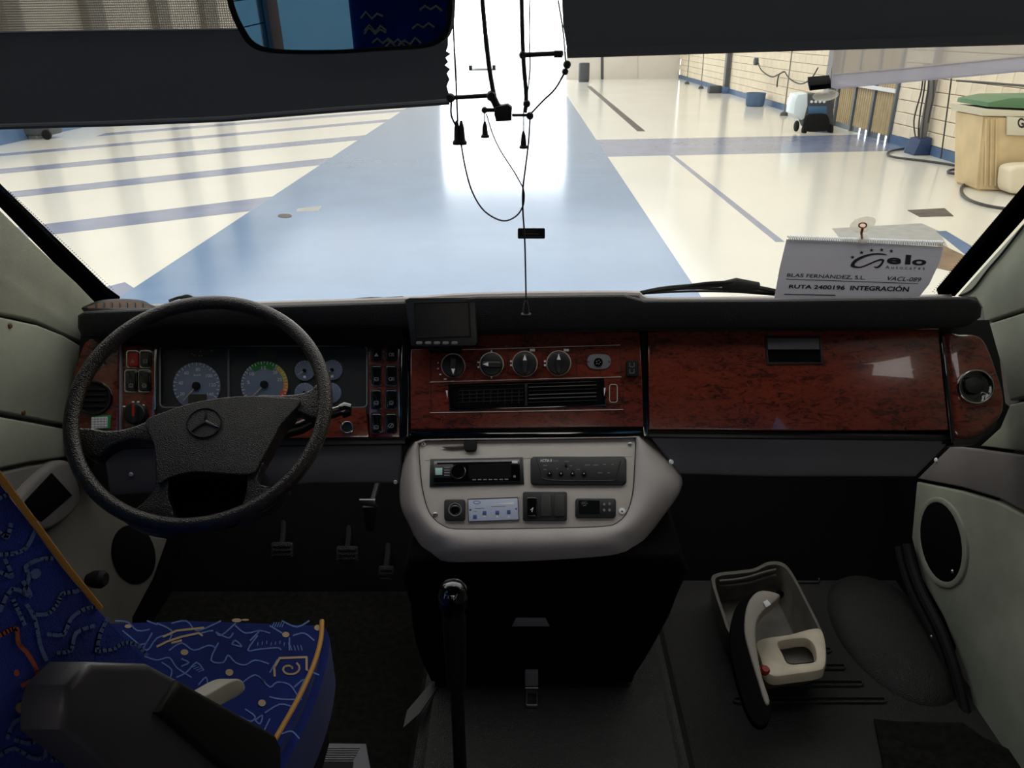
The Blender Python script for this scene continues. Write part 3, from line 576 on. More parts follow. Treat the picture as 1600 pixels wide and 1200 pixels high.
obj('cowl_edge', tube([PY(x, y, 1.83) for x, y in smooth([(150, 482), (240, 480), (400, 476), (628, 469), (745, 462), (975, 459), (1000, 464), (1030, 469), (1210, 468), (1485, 465)], 3, False)], .0085, 8), 'shell_grey', dash, label='pale windscreen ledge')
LP = Fr((0, 1.50, .65), (0, -1, .15))
slab('lower_panel', LP, [(160, 700), (495, 697), (628, 696), (626, 756), (495, 757), (240, 772), (170, 776)], 'grey_panel', dash, .0, .03, .008, 3)
slab('lower_panel', LP, [(1015, 683), (1250, 684), (1482, 684), (1480, 697), (1432, 746), (1200, 746), (1060, 742)], 'grey_panel', dash, .0, .03, .008, 3)
slab('lower_edge', D, [(112, 682), (634, 682), (634, 694), (112, 702)], 'black_plastic', dash, -.02, .04, .006)
slab('lower_edge', D, [(1012, 672), (1484, 678), (1484, 688), (1012, 683)], 'black_plastic', dash, -.006, .04, .005)
slab('lower_edge', D, [(638, 668), (1004, 667), (1006, 678), (638, 681)], 'gloss_black', dash, -.002, .04, .005)
slab('pillar_strip', D, [(626, 520), (638, 522), (640, 684), (624, 684)], 'gloss_black', dash, .004, .05, .005, 3)
slab('pillar_strip', D, [(1002, 518), (1010, 518), (1014, 682), (1005, 682)], 'gloss_black', dash, -.004, .05, .003)
for (x, y) in ((205, 741), (618, 753)): obj('button', lathe([(.005, 0), (.004, .003)], LP.p(x, y, .001), LP.n, 12), 'mark_white', dash)
# dash-top oval outlet
OF = Fr((0, 1.66, .93), (0, -.55, .83))
t = thing('air_outlet', 'brown slatted oval air outlet on top of the dash at left', 'air vent', tuple(OF.p(188, 475)))
slab('base', OF, [p for p in smooth([(133, 483), (140, 474), (160, 468), (190, 466), (220, 468), (234, 474), (240, 482)], 4)], 'black_plastic', t, 0, .04, .004)
slab('bowl', OF, smooth([(141, 482), (148, 475), (168, 471), (190, 470), (212, 472), (226, 476), (232, 482)], 4), 'vent_brown', t, .003, .004)
for k in range(7): slab('slat', OF, [(148+k*12, 472), (150.5+k*12, 472), (151+k*12, 482), (148.5+k*12, 482)], 'black_plastic', t, .007, .004)
slab('rim', OF, [(136, 481), (240, 480), (241, 484), (136, 485)], 'black_plastic', t, .010, .01, .002)

# generic pieces ---------------------------------------------------
def rocker(par, F, x0, y0, x1, y1, m='gloss_black', icon=None, chrome=True, lab=None):
    k = obj('rocker_switch', prism(F, rr(x0, y0, x1, y1, 3), .008, .02, .003, 3), m, par, label=lab)
    obj('bezel', ring(F, rr(x0-1.8, y0-1.8, x1+1.8, y1+1.8, 4), rr(x0, y0, x1, y1, 3), .002, .01), 'chrome' if chrome else 'black_plastic', k)
    if icon:
        cx, cy = (x0+x1)/2, y1-8; B = bmesh.new()
        if icon == 'tri': polys(F, [[(cx, cy-4), (cx+3.5, cy+2), (cx-3.5, cy+2)]], .0085, B)
        elif icon == 'fan': ribbon(F, ell(cx, cy-3, 4, 3.2, 12)+[(cx+4, cy-3)], .9, .0085, B); ribbon(F, [(cx-3, cy), (cx+3, cy-6)], 1, .0085, B)
        elif icon == 'lamp': ribbon(F, ell(cx-1, cy-1, 2.4, 2.6, 10)+[(cx+1.4, cy-1)], .9, .0085, B); [ribbon(F, [(cx+2, cy-3+q*2), (cx+5, cy-3+q*2)], .7, .0085, B) for q in range(3)]
        else: ribbon(F, rr(cx-3, cy-3, cx+3, cy+2, 1)+[(cx+2, cy-3)], .9, .0085, B); ribbon(F, [(cx-2, cy), (cx+2, cy)], .7, .0085, B)
        obj('symbol', B, 'mark_grey', k)
    return k
# ---- left end panel with round vent
t = thing('corner_air_vent', 'burl wood dash end panel with round vent behind the wheel rim', 'dashboard trim', tuple(D.p(150, 610)))
slab('panel', D, smooth([(132, 535), (160, 530), (187, 530), (187, 600), (185, 686), (150, 690), (108, 692), (103, 660), (112, 600)], 3), 'burl', t, -.012, .03, .004)
for c in [(145, 621)]:
    obj('vent_ring', ring(D, ell(*c, 29, 27, 32), ell(*c, 25, 23.5, 32), -.004, .02, .002), 'gloss_black', t)
    slab('vent_disc', D, ell(*c, 25, 23.5, 32), 'matte_black', t, -.009, .01)
    for k in range(4): slab('vane', D, q4(c[0]-20, c[1]-14+k*9, c[0]+20, c[1]-12+k*9), 'black_plastic', t, -.005, .004)
t = thing('permit_sticker', 'small white gridded card with green border behind the wheel rim', 'sticker', tuple(D.p(158, 660)))
slab('card', D, [(143, 649), (173, 648), (172, 669), (143, 671)], 'green', t, -.009, .002, label='green border'); slab('face', D, [(143, 652), (168, 651), (167, 668), (143, 670)], 'white', t, -.008, .001, label='white face')
obj('print', merge([ribbon(D, [(144, 655+k*4), (167, 654.5+k*4)], .8, -.0075) for k in range(4)]+[ribbon(D, [(148+k*5, 652), (148+k*5, 669)], .6, -.0075) for k in range(4)]), 'mark_grey', t)
# ---- left switch panel
t = thing('light_switch_unit', 'burl wood panel left of the gauges with rotary light switch', 'switch panel', tuple(D.p(214, 610)))
slab('panel', D, [(192, 540), (240, 540), (244, 690), (190, 692)], 'burl', t, -.012, .03, .003)
slab('divider', D, [(186, 530), (190, 530), (189, 692), (185, 692)], 'grey_panel', t, -.006, .03, .002)
slab('edge_strip', D, [(241, 545), (245, 545), (243, 640), (240, 640)], 'chrome', t, -.008, .01, .001, label='bright edge strip')
DS = D.off(-.012)
rocker(t, DS, 199, 549, 215, 573, 'red', 'tri', True, 'red rocker'); rocker(t, DS, 219, 549, 235, 573, 'gloss_black', 'x')
rocker(t, DS, 196, 579, 213, 611, 'gloss_black', 'x'); rocker(t, DS, 217, 579, 234, 611, 'gloss_black', 'x')
kn = obj('rotary_knob', prism(DS, ell(209, 646, 17, 17, 28), .018, .02, .003, 3), 'black_plastic', t)
obj('grip', prism(DS, rr(203, 631, 213, 661, 4), .027, .012, .002), 'black_plastic', kn); obj('pointer', polys(DS, [q4(206, 632, 210, 650)], .0275), 'red', kn, label='red mark')
obj('scale_marks', merge([polys(DS, [q4(x, y, x+4, y+2)], .0015) for x, y in ((206, 627), (214, 627), (222, 632), (192, 634))]), 'mark_white', t)
# ---- instrument cluster
CD = D.off(-.03)
cl = thing('instrument_cluster', 'dark instrument cluster with grey round gauges behind the steering wheel', 'instrument cluster', tuple(D.p(410, 590)))
slab('back_plate', CD, rr(245, 534, 578, 642, 8), 'cluster_face', cl, 0, .02)
obj('surround', ring(CD, rr(238, 528, 582, 648, 8), rr(250, 541, 573, 636, 7), .016, .03, .003), 'black_plastic', cl)
obj('bright_edge', ring(CD, rr(249, 540, 574, 637, 7), rr(250.5, 541.5, 572.5, 635.5, 6), .017, .002), 'mark_grey', cl)
slab('divider', CD, q4(355, 545, 358, 632), 'grey_panel', cl, .006, .006, .001)
def gauge(name, cx, cy, r, marks, a0, a1, labels=(), needle=None, zones=(), step=1):
    g = obj(name, prism(CD, ell(cx, cy, r, r, 36), .004, .004, .0008), 'dial', cl)
    for (z0, z1, mm_, w) in zones:
        B = bmesh.new(); n = 12
        for i in range(n):
            p = [(cx+q*math.cos(math.radians(a)), cy+q*math.sin(math.radians(a))) for q, a in ((r, z0+(z1-z0)*i/n), (r, z0+(z1-z0)*(i+1)/n), (r-w, z0+(z1-z0)*(i+1)/n), (r-w, z0+(z1-z0)*i/n))]
            B.faces.new([B.verts.new(CD.p(x, y, .0046)) for x, y in p])
        obj('colour_band', B, mm_, g, label={'dial_green': 'green band', 'dial_yellow': 'yellow band', 'dial_orange': 'orange band', 'dial_red': 'red band'}[mm_])
    B = bmesh.new()
    for i in range(marks+1):
        a = math.radians(a0+(a1-a0)*i/marks); l = .14 if i % 2 == 0 else .09
        ribbon(CD, [(cx+(r-.8)*math.cos(a), cy+(r-.8)*math.sin(a)), (cx+r*(1-l)*math.cos(a), cy+r*(1-l)*math.sin(a))], max(.7, r*.03), .0052, B)
    obj('scale_marks', B, 'mark_white', g)
    if labels:
        bs = []
        for s, a in labels:
            x, y = cx+r*.68*math.cos(math.radians(a)), cy+r*.70*math.sin(math.radians(a)); wd2 = 1.5*len(s)+.5
            bs.append(text_bm(s, CD, [(x-wd2, y-2.6), (x+wd2, y-2.6), (x+wd2, y+2.6), (x-wd2, y+2.6)], .0054))
        obj('numerals', merge(bs), 'mark_white', g)
    if needle is not None:
        a = math.radians(needle); obj('needle', tube([CD.p(cx, cy, .009), CD.p(cx+r*.85*math.cos(a), cy+r*.85*math.sin(a), .009)], [.0013, .0006], 6), 'needle', g)
    obj('hub_cap', lathe([(r*.17*CD.mpp(cx, cy), 0), (r*.16*CD.mpp(cx, cy), .005), (r*.1*CD.mpp(cx, cy), .006)], CD.p(cx, cy, .005), CD.n, 16), 'matte_black', g)
    return g
sp = gauge('speedometer', 307, 603, 37, 24, 150, 390, [('20', 152), ('40', 190), ('60', 232), ('80', 275), ('100', 322), ('120', 356), ('140', 30)], 132)
slab('trip_display', CD, q4(294, 616, 322, 634), 'lcd', cl, .007, .003); obj('unit_print', text_bm('km/h', CD, q4(303, 584, 314, 588), .0056), 'mark_white', sp)
gauge('tachometer', 413, 601, 37, 30, 150, 390, [('5', 188), ('10', 220), ('15', 268), ('20', 312), ('25', 342)], 135, [(232, 300, 'dial_green', 12), (304, 352, 'dial_yellow', 7), (352, 378, 'dial_orange', 7), (378, 402, 'dial_red', 9)])
for nm, x, y in (('fuel_gauge', 476, 579), ('pressure_gauge', 519, 578), ('temperature_gauge', 476, 614), ('oil_gauge', 517, 614)):
    gauge(nm, x, y, 16, 8, 200, 340, [], 150, []); 
obj('gauge_icons', merge([polys(CD, [q4(x-2, y+8, x+2, y+12)], .0056) for x, y in ((476, 579), (519, 578), (517, 614))]), 'mark_white', cl)
slab('warning_display', CD, q4(402, 547, 433, 560), 'lcd', cl, .004, .003)
slab('glare', CD, q4(253, 569, 262, 572), 'mark_grey', cl, .004, .002) if False else None
obj('warning_lamps', merge([lathe([(.0012, 0), (.0008, .001)], CD.p(x, y, .002), CD.n, 8) for x, y in ((300, 553), (304, 555), (313, 549), (331, 548), (311, 556), (315, 556))]), 'mark_white', cl)
# (clear lens over the gauges)
obj('lens', prism(CD, rr(251, 542, 572, 635, 6), .014, .001), 'lens', cl)
# ---- burl strip under the cluster
t = thing('ignition_fascia', 'burl wood strip under the gauges with chrome ringed socket', 'dashboard trim', tuple(D.p(540, 665)))
slab('panel', D, [(246, 645), (572, 637), (576, 683), (246, 688)], 'burl', t, -.012, .03, .003)
obj('ring', ring(D, ell(542, 668, 10.5, 10, 24), ell(542, 668, 8, 7.6, 24), -.006, .01, .001), 'chrome', t, label='chrome ring'); slab('socket', D, ell(542, 668, 8, 7.6, 24), 'black_plastic', t, -.009, .006)
# ---- right switch bank
t = thing('switch_bank', 'burl wood panel with two columns of black rocker switches', 'switch panel', tuple(D.p(600, 605)))
slab('panel', D, [(575, 534), (624, 532), (626, 683), (577, 683)], 'burl', t, -.012, .03, .003)
rows = ((537, 563), (571, 601), (609, 638), (646, 676)); ic = (('tri', 'lamp'), ('x', 'lamp'), ('x', 'x'), ('x', 'fan'))
for r_, (y0, y1) in enumerate(rows):
    for c_, (x0, x1) in enumerate(((581, 595), (603, 619))): rocker(t, DS, x0, y0, x1, y1, 'gloss_black', ic[r_][c_], r_ > 0)
slab('edge_strip', D, [(622, 534), (624, 534), (626, 682), (623.5, 682)], 'chrome', t, -.006, .01, .001, label='bright edge strip')
# ---- monitor
MF = Fr(D.p(690, 540, .03)+Vector((0,-.025,0)), (0, -.95, .31))
t = thing('reversing_monitor', 'black flat display screen mounted left of centre on the dash', 'monitor', tuple(MF.p(688, 540)))
slab('case', MF, [(632, 468), (640, 465), (735, 464), (743, 468), (747, 535), (743, 541), (650, 543), (642, 541)], 'black_plastic', t, 0, .03, .003, 3)
slab('screen', MF, [(648, 475), (731, 473), (733, 524), (652, 526)], 'screen', t, .0008, .003)
obj('screen_frame', ring(MF, [(645, 472), (734, 470), (736, 527), (650, 530)], [(648, 475), (731, 473), (733, 524), (652, 526)], .003, .004, .0008), 'matte_black', t)
for k in range(5): 
    b_ = slab('button', MF, rr(650+k*13.8, 533.4, 660+k*13.8, 538.4, 2.4), 'mark_grey', t, .002, .004, .0006)
slab('bracket', D, [(670, 510), (720, 510), (720, 548), (670, 548)], 'matte_black', t, .03, .05)
# ---- centre heater panel
t = thing('heater_controls', 'burl wood centre panel with four rotary knobs and slatted air vent', 'control panel', tuple(D.p(820, 590)))
slab('panel', D, [(641, 545), (745, 541), (745, 523), (860, 520), (1000, 518), (1004, 600), (1006, 667), (900, 668), (641, 671)], 'burl', t, 0, .03, .003, 3)
def line(F, pts, w, d): return ribbon(F, pts, w, d)
for (a, b) in (((672, 548), (969, 539)), ((672, 597), (971, 589)), ((672, 645), (974, 640))):
    obj('trim_line', tube([D.p(*a, .001), D.p(*b, .001)], .0009, 6), 'satin', t, label='thin bright line')
for x, y0, y1 in ((672, 548, 645), (741, 547, 595), (794, 545, 594), (847, 543, 592), (900, 542, 590), (969, 540, 588), (973, 590, 640)):
    obj('groove', tube([D.p(x, y0, .0006), D.p(x+1.5, y1, .0006)], .0007, 6), 'hub_dark', t)
for i, (cx, cy, r, ang) in enumerate(((708, 571, 17.5, 90), (768, 569, 17.5, 180), (820, 568, 18.5, 270), (873, 567, 18, 270))):
    k = obj('control_knob', prism(D, ell(cx, cy, r, r, 32), .014, .016, .0025, 3), 'black_plastic', t)
    obj('knob_rim', ring(D, ell(cx, cy, r+1.6, r+1.6, 32), ell(cx, cy, r+.2, r+.2, 32), .002, .003), 'satin', k)
    c, s = math.cos(math.radians(ang)), math.sin(math.radians(ang))
    def R_(x, y): return (cx+x*c-y*s, cy+x*s+y*c)
    obj('grip', prism(D, [R_(*p) for p in rr(-15, -4.5, 15.5, 4.5, 4)], .026, .014, .002, 2), 'black_plastic', k)
    obj('pointer', polys(D, [[R_(14, 0), R_(5, -3), R_(5, 3)]], .0265), 'white', k, label='white arrow')
    sm = []
    if i == 0: sm = [polys(D, [[(708+(24+j*.2)*math.cos(a)+dx, 571+(24+j*.2)*math.sin(a)+dy) for dx, dy in ((-1-.4*j, -1), (1+.4*j, -1), (1+.4*j, 1), (-1-.4*j, 1))]], .0008) for j, a in enumerate([math.radians(q) for q in (190, 168, 145, 120, 92)])]
    elif i == 1: sm = [polys(D, [[(768, 546), (770, 550), (766, 550)]], .0008), polys(D, [[(768, 592), (766, 588), (770, 588)]], .0008), polys(D, [q4(746, 565, 749, 567)], .0008), polys(D, [q4(746, 572, 749, 575)], .0008)]
    else: sm = [polys(D, [q4(cx+8, 545, cx+16, 549)], .0008), polys(D, [q4(cx-23, 563, cx-20, 566), q4(cx-23, 569, cx-20, 572)], .0008)]
    obj('scale_marks', merge(sm), 'mark_white', k)
sk = obj('aux_socket', prism(D, smooth([(917, 565), (922, 555), (935, 553), (950, 555), (955, 565), (949, 575), (935, 577), (922, 575)], 3), .003, .006, .001), 'grey_panel', t, label='grey oval socket plate')
obj('socket_hole', prism(D, ell(935, 566, 7, 7, 20), .006, .006, .001), 'deep_black', sk)
obj('pins', merge([lathe([(.0008, 0), (.0008, .001)], D.p(935+3*math.cos(a), 566+3*math.sin(a), .0065), D.n, 6) for a in (0, 1.2, 2.4, 3.7, 5)]), 'mark_white', sk)
for x in (919, 952): obj('screw', lathe([(.0025, 0), (.0015, .0015)], D.p(x, 564.5, .0035), D.n, 10), 'steel', sk)
# vent
vf = [(703, 603), (941, 594), (944, 630), (940, 634), (706, 637), (703, 633)]
v = obj('air_vent', ring(D, [(700, 600), (944, 591), (947, 634), (702, 641)], [(706, 604), (940, 596), (942, 630), (707, 635)], .004, .012, .002), 'gloss_black', t)
obj('vent_cavity', prism(D, [(706, 604), (940, 596), (942, 630), (707, 635)], .0012, .01), 'deep_black', v)
for k in range(5): obj('slat', tube([D.p(826, 605+k*6, .003), D.p(932, 601.5+k*6, .003)], .0012, 6), 'steel' if k in (0, 2, 3) else 'black_plastic', v)
for k in range(4): obj('slat', tube([D.p(716, 611+k*6, .002), D.p(818, 607+k*6, .002)], .0012, 6), 'black_plastic', v)
for k in range(9): obj('vane', prism(D, q4(722+k*11, 609, 723.5+k*11, 630), .002, .004), 'black_plastic', v)
obj('mullion', prism(D, [(820, 600), (824, 600), (824, 634), (820, 634)], .005, .006, .001), 'black_plastic', v)
for (x, y, sx) in ((698, 615, 1), (945, 611, -1)): obj('thumb_wheel_mark', polys(D, [[(x-1.5, y-5), (x+1.5, y-5), (x+sx*1, y+8)]], .0045), 'white', v)
obj('lighter_outline', ring(D, rr(952, 600, 965, 629, 4), rr(953, 601, 964, 628, 3), .0012, .002), 'satin', t)
sw = obj('rocker_switch', prism(D, rr(979, 563, 998, 588, 3), .014, .014, .002, 2), 'matte_black', t); obj('symbol', merge([ribbon(D, rr(984, 567, 991, 573, 1)+[(984, 567)], .8, .0145), ribbon(D, rr(984, 577, 991, 583, 1)+[(984, 577)], .8, .0145)]), 'mark_grey', sw)
# ---- glovebox
t = thing('glovebox', 'wide glossy burl wood glovebox right of the dash centre', 'glovebox', tuple(D.p(1245, 600)))
slab('door', D, [(1012, 518), (1240, 515), (1467, 515), (1475, 600), (1483, 672), (1250, 673), (1015, 671)], 'burl', t, .004, .03, .003, 3)
h = obj('handle', ring(D, [(1195, 524), (1283, 524), (1287, 569), (1198, 569)], [(1198, 527), (1280, 527), (1283, 566), (1201, 566)], .007, .01, .001), 'black_plastic', t)
obj('recess', prism(D, [(1198, 527), (1280, 527), (1283, 566), (1201, 566)], .0045, .004), 'deep_black', h)
obj('flap', prism(D, [(1199, 528), (1280, 528), (1281, 546), (1200, 546)], .010, .006, .002), 'arm_grey', h)
obj('edge_line', tube([D.p(1012, 517, .003), D.p(1240, 514, .003), D.p(1466, 514, .003)], .001, 6), 'satin', t, label='bright top edge')
# ---- right end pod
t = thing('corner_vent_pod', 'curved burl wood dash end with round vent against the right lining', 'dashboard trim', tuple(D.p(1520, 600)))
pod = smooth([(1476, 522), (1500, 521), (1530, 523), (1545, 540), (1560, 580), (1571, 620), (1566, 650), (1540, 676), (1515, 686), (1490, 680), (1486, 640), (1480, 580)], 3)
slab('panel', D, pod, 'burl', t, -.006, .06, .012, 4)
slab('bottom_edge', D, [(1488, 680), (1530, 678), (1562, 650), (1556, 670), (1525, 695), (1490, 696)], 'hub_dark', t, -.012, .05, .004)
slab('divider', D, [(1469, 518), (1476, 518), (1493, 690), (1486, 692)], 'gloss_black', t, .006, .04, .003, 3)
c = (1526, 604)
obj('vent_ring', ring(D, ell(*c, 28, 27, 36), ell(*c, 25.5, 24.5, 36), .006, .02, .0015), 'chrome', t, label='chrome ring')
vb = obj('vent_bowl', loft([[D.p(x, y, d) for x, y in ell(*c, r*1.03, r, 32)] for r, d in ((25, .003), (19, -.003), (9, -.004), (1, -.004))]), 'gloss_black', t)
obj('vane', prism(D, smooth([(1508, 596), (1520, 590), (1535, 594), (1540, 606), (1530, 614), (1514, 612)], 4), .003, .008, .002), 'black_plastic', vb)
# dark side face of the dash end
# ================================================================ CONSOLE
K = Fr((0, 1.49, .674), (0, -.131, .15))
con = thing('centre_console', 'grey moulded centre console pod hanging under the dash', 'console', (0, 1.4, .45))
outer = smooth([(634, 700), (645, 686), (660, 683), (820, 681), (985, 679), (1005, 677), (1022, 690), (1045, 715), (1064, 742), (1066, 758), (1056, 780), (1030, 815), (1000, 858), (985, 873), (930, 880), (820, 885), (740, 886), (690, 886), (672, 880), (655, 855), (640, 822), (627, 795), (624, 765), (627, 730)], 4)
inner = smooth([(655, 692), (670, 689), (820, 687), (975, 685), (992, 686), (993, 705), (991, 745), (988, 775), (980, 800), (966, 816), (940, 823), (820, 826), (720, 827), (700, 825), (680, 813), (668, 795), (660, 765), (656, 730)], 4)
N = 96
O = resample(outer, N); I = resample(inner, N)
# rotate inner so that indices match by angle
cx, cy = 825, 770
def angs(L): return sorted(L, key=lambda p: math.atan2((p[1]-cy)*1.6, p[0]-cx))
def by_angle(L):
    out = []
    P = L+[L[0]]
    for i in range(N):
        a = -math.pi+2*math.pi*(i+.5)/N; dx, dy = math.cos(a), math.sin(a)/1.6; best = None
        for (x0, y0), (x1, y1) in zip(P, P[1:]):
            ex, ey = x1-x0, y1-y0; den = dx*ey-dy*ex
            if abs(den) < 1e-9: continue
            t_ = ((x0-cx)*ey-(y0-cy)*ex)/den; s_ = ((x0-cx)*dy-(y0-cy)*dx)/den
            if t_ > 0 and -1e-6 <= s_ <= 1+1e-6 and (best is None or t_ > best): best = t_
        out.append((cx+dx*best, cy+dy*best))
    return out
O, I = by_angle(outer), by_angle(inner)
def mixl(t_, d, e=0): return [K.p(a[0]*(1-t_)+b[0]*t_, a[1]*(1-t_)+b[1]*t_, d) for a, b in zip(I, O)]
shell = loft([mixl(0, -.012), mixl(0, .001), mixl(.05, .005), mixl(.22, .010), mixl(.42, .008), mixl(.62, -.004), mixl(.82, -.026), mixl(.94, -.052), mixl(1, -.085), [p+Vector((0, .16, -.02)) for p in mixl(1, -.085)]], cap1=True)
obj('shell', shell, 'shell_grey', con, 60)
fp = [(a[0]+(cx-a[0])*.004, a[1]+(cy-a[1])*.006) for a in I]
obj('face_plate', prism(K, fp, 0.0, .012, .0012), 'plate_grey', con)
obj('seam', tube([K.p(x, y, .001) for x, y in I], .0012, 5, True), 'hub_dark', con)
obj('fold', tube([K.p(x, y, -.0006) for x, y in ((664, 719), (820, 716), (988, 713))], .0016, 6), 'plate_grey', con)
for (x, y, m, r) in ((662, 694, 'white', .0055), (984, 694, 'steel', .0045), (680, 804, 'steel', .0055), (972, 799, 'white', .0075)):
    s_ = obj('screw', lathe([(r, 0), (r*.9, .003), (r*.4, .004)], K.p(x, y, .0), K.n, 18), m, con, label='white capped screw' if m == 'white' else None); obj('slot', lathe([(r*.3, 0), (r*.25, .0006)], K.p(x, y, .0042), K.n, 6), 'hub_dark', s_)
KL = K.off(-.03)
for (x, y) in ((733, 867), (750, 867)):
    obj('jack_hole', lathe([(.0052, 0), (.005, .0015), (.003, .0012), (.0028, -.001)], KL.p(x, y, .012), (0, -.85, .52), 16), 'matte_black', con)
# ---- car stereo
t = thing('car_stereo', 'black car stereo with volume knob and square lit button, left in console', 'stereo', tuple(K.p(744, 737)))
obj('surround', prism(K, [(672, 717), (817, 714), (819, 756), (671, 760)], .004, .01, .0015), 'black_plastic', t)
obj('face', prism(K, [(678, 720), (812, 717), (813, 752), (677, 755)], .010, .008, .002), 'gloss_black', t)
obj('disc_slot', prism(K, [(683, 723), (800, 721), (801, 724), (683, 726)], .0106, .002), 'deep_black', t)
obj('display', prism(K, [(732, 726), (798, 725), (799, 746), (733, 748)], .0104, .001), 'screen', t)
obj('side_panel', prism(K, [(678, 726), (708, 725), (708, 746), (678, 747)], .0112, .002, .0004), 'black_plastic', t)
k = obj('volume_knob', lathe([(.0155, 0), (.0155, .007), (.0135, .009), (.004, .0094)], K.p(716, 737, .010), K.n, 32), 'gloss_black', t); obj('knob_rim', lathe([(.0162, 0), (.0162, .0025), (.0155, .003)], K.p(716, 737, .010), K.n, 32), 'steel', k)
obj('lit_button', prism(K, q4(680, 731, 691, 742), .0128, .002, .0004), 'led', t, label='pale square button')
for k in range(4): obj('button', prism(K, q4(694, 729.5+k*4, 703, 731.8+k*4), .0122, .0012, .0002), 'grey_panel', t)
for k in range(7): obj('button', prism(K, [(738+k*8.4, 748.6-k*.1), (744+k*8.4, 748.5-k*.1), (744+k*8.4, 750.3-k*.1), (738+k*8.4, 750.4-k*.1)], .011, .001, .0002), 'mark_grey', t)
obj('label_print', polys(K, [q4(800, 720, 809, 723.5)], .0108), 'mark_white', t); obj('knob_small', lathe([(.003, 0), (.0028, .003)], K.p(804, 745, .010), K.n, 14), 'grey_panel', t)
# ---- microphone amplifier
t = thing('tour_amplifier', 'dark microphone amplifier lettered ACTIA with four small knobs, right in console', 'amplifier', tuple(K.p(904, 734)))
obj('case', prism(K, rr(829, 713, 979, 757, 6), .008, .01, .0025, 3), 'black_plastic', t)
obj('face', ring(K, rr(832, 716, 976, 754, 4), [(848+(x-832)*.80, 717+(y-716)*.88) for x, y in rr(832, 716, 976, 754, 4)], .0098, .002, .0006), 'grey_panel', t) if False else None
obj('inner_ridge', tube([K.p(x, y, .0085) for x, y in smooth([(838, 716), (846, 738), (852, 749), (900, 751), (955, 751), (962, 745), (970, 720)], 4, False)], .0012, 6), 'black_plastic', t)
obj('lettering', text_bm('ACTIA II', K, q4(844, 717.5, 862, 721.6), .0086, .02), 'mark_white', t)
obj('label_print', merge([polys(K, [q4(x, y, x+w_, y+1.3)], .0086) for x, y, w_ in ((864, 719.6, 8), (849, 726.5, 6), (849, 733, 5), (882, 720.5, 7), (890, 727, 4), (869, 731.5, 3), (886, 732, 2), (901, 733, 5), (914, 726, 8), (927, 726, 8), (942, 725, 5), (955, 725, 4), (934, 738, 7), (949, 738, 4))]), 'mark_grey', t)
for k in range(4):
    kk = obj('small_knob', lathe([(.0052, 0), (.005, .005), (.0035, .0058)], K.p(858.5+k*18, 739.8, .008), K.n, 16), 'matte_black', t); obj('cap', lathe([(.0013, 0), (.001, .0005)], K.p(858.5+k*18, 739.8, .0139), K.n, 8), 'white', kk)
obj('jack', lathe([(.003, 0), (.003, .004)], K.p(884, 727, .008), K.n, 12), 'matte_black', t)
# ---- outlet, blue control plate, switch block, thermostat
t = thing('buzzer_unit', 'square black socket with round grille at lower left of console', 'socket', tuple(K.p(710, 797)))
obj('case', prism(K, rr(694, 780, 727, 813, 4), .008, .01, .002, 3), 'black_plastic', t); obj('grille_ring', ring(K, ell(711, 796, 10.5, 10.5, 24), ell(711, 796, 9, 9, 24), .0095, .003), 'grey_panel', t)
obj('grille', prism(K, ell(711, 796, 7, 7, 20), .0092, .003, .0008), 'gloss_black', t)
t = thing('heating_controller', 'pale blue metal control plate with small blue buttons in the console', 'control plate', tuple(K.p(771, 796)))
obj('plate', prism(K, [(731, 780), (809, 777), (811, 812), (732, 815)], .004, .006, .0008), 'blue_plate', t)
obj('frame', ring(K, [(730.5, 779.5), (809.5, 776.5), (811.5, 812.5), (731.5, 815.5)], [(731.5, 780.5), (808.5, 777.7), (810.4, 811.5), (732.6, 814.4)], .0046, .002), 'hub_dark', t)
for (x, y) in ((742, 807), (757, 801), (777, 800.5), (795, 799.5)): obj('button', prism(K, q4(x-2.8, y-2.8, x+2.8, y+2.8), .0055, .002, .0004), 'btn_blue', t, label='blue button')
for (x, y) in ((735, 796.5), (806.5, 795)): obj('screw', lathe([(.0024, 0), (.0015, .001)], K.p(x, y, .004), K.n, 12), 'steel', t)
obj('symbols', merge([polys(K, [[(768, 788.5), (803, 784), (803, 788)]], .0043), polys(K, [[(775, 806), (779, 806), (777, 809)]], .0043), polys(K, [[(793, 808.5), (797, 808.5), (795, 805.5)]], .0043), polys(K, [q4(755, 806.5, 759, 807.8)], .0043)]), 'white', t, kind='stuff')
obj('emblem', ribbon(K, ell(745, 785, 5.4, 2.3, 16)+[(750.4, 785)], .8, .0043), 'btn_blue', t, label='small blue oval emblem'); obj('print_lines', merge([ribbon(K, [(742, 794.5), (757, 794)], .6, .0043), ribbon(K, [(767, 791.6), (790, 790.8)], .6, .0043), ribbon(K, [(740, 799), (745, 799)], .6, .0043)]), 'mark_grey', t)
t = thing('switch_block', 'black three-way switch block in the console with one rocker fitted', 'switch block', tuple(K.p(851, 791)))
obj('frame', prism(K, rr(817, 768, 886, 813, 3), .008, .01, .002, 3), 'black_plastic', t)
rk = obj('rocker_switch', prism(K, rr(823, 776, 839, 807, 3), .014, .01, .003, 3), 'gloss_black', t); obj('symbol', ribbon(K, [(829, 797), (833, 793), (831, 800)], .8, .0145), 'mark_white', rk)
for x in (845, 866): obj('blank_plate', prism(K, rr(x, 772, x+16.5, 807, 1.5), .0098, .004, .001), 'hub_dark', t)
t = thing('digital_thermostat', 'small black digital controller with four buttons at right of console', 'controller', tuple(K.p(931, 793)))
obj('case', prism(K, rr(899, 778.5, 962.5, 808.5, 4), .007, .01, .002, 3), 'black_plastic', t); obj('display', prism(K, rr(904, 782, 937, 803, 1), .0075, .002), 'screen', t)
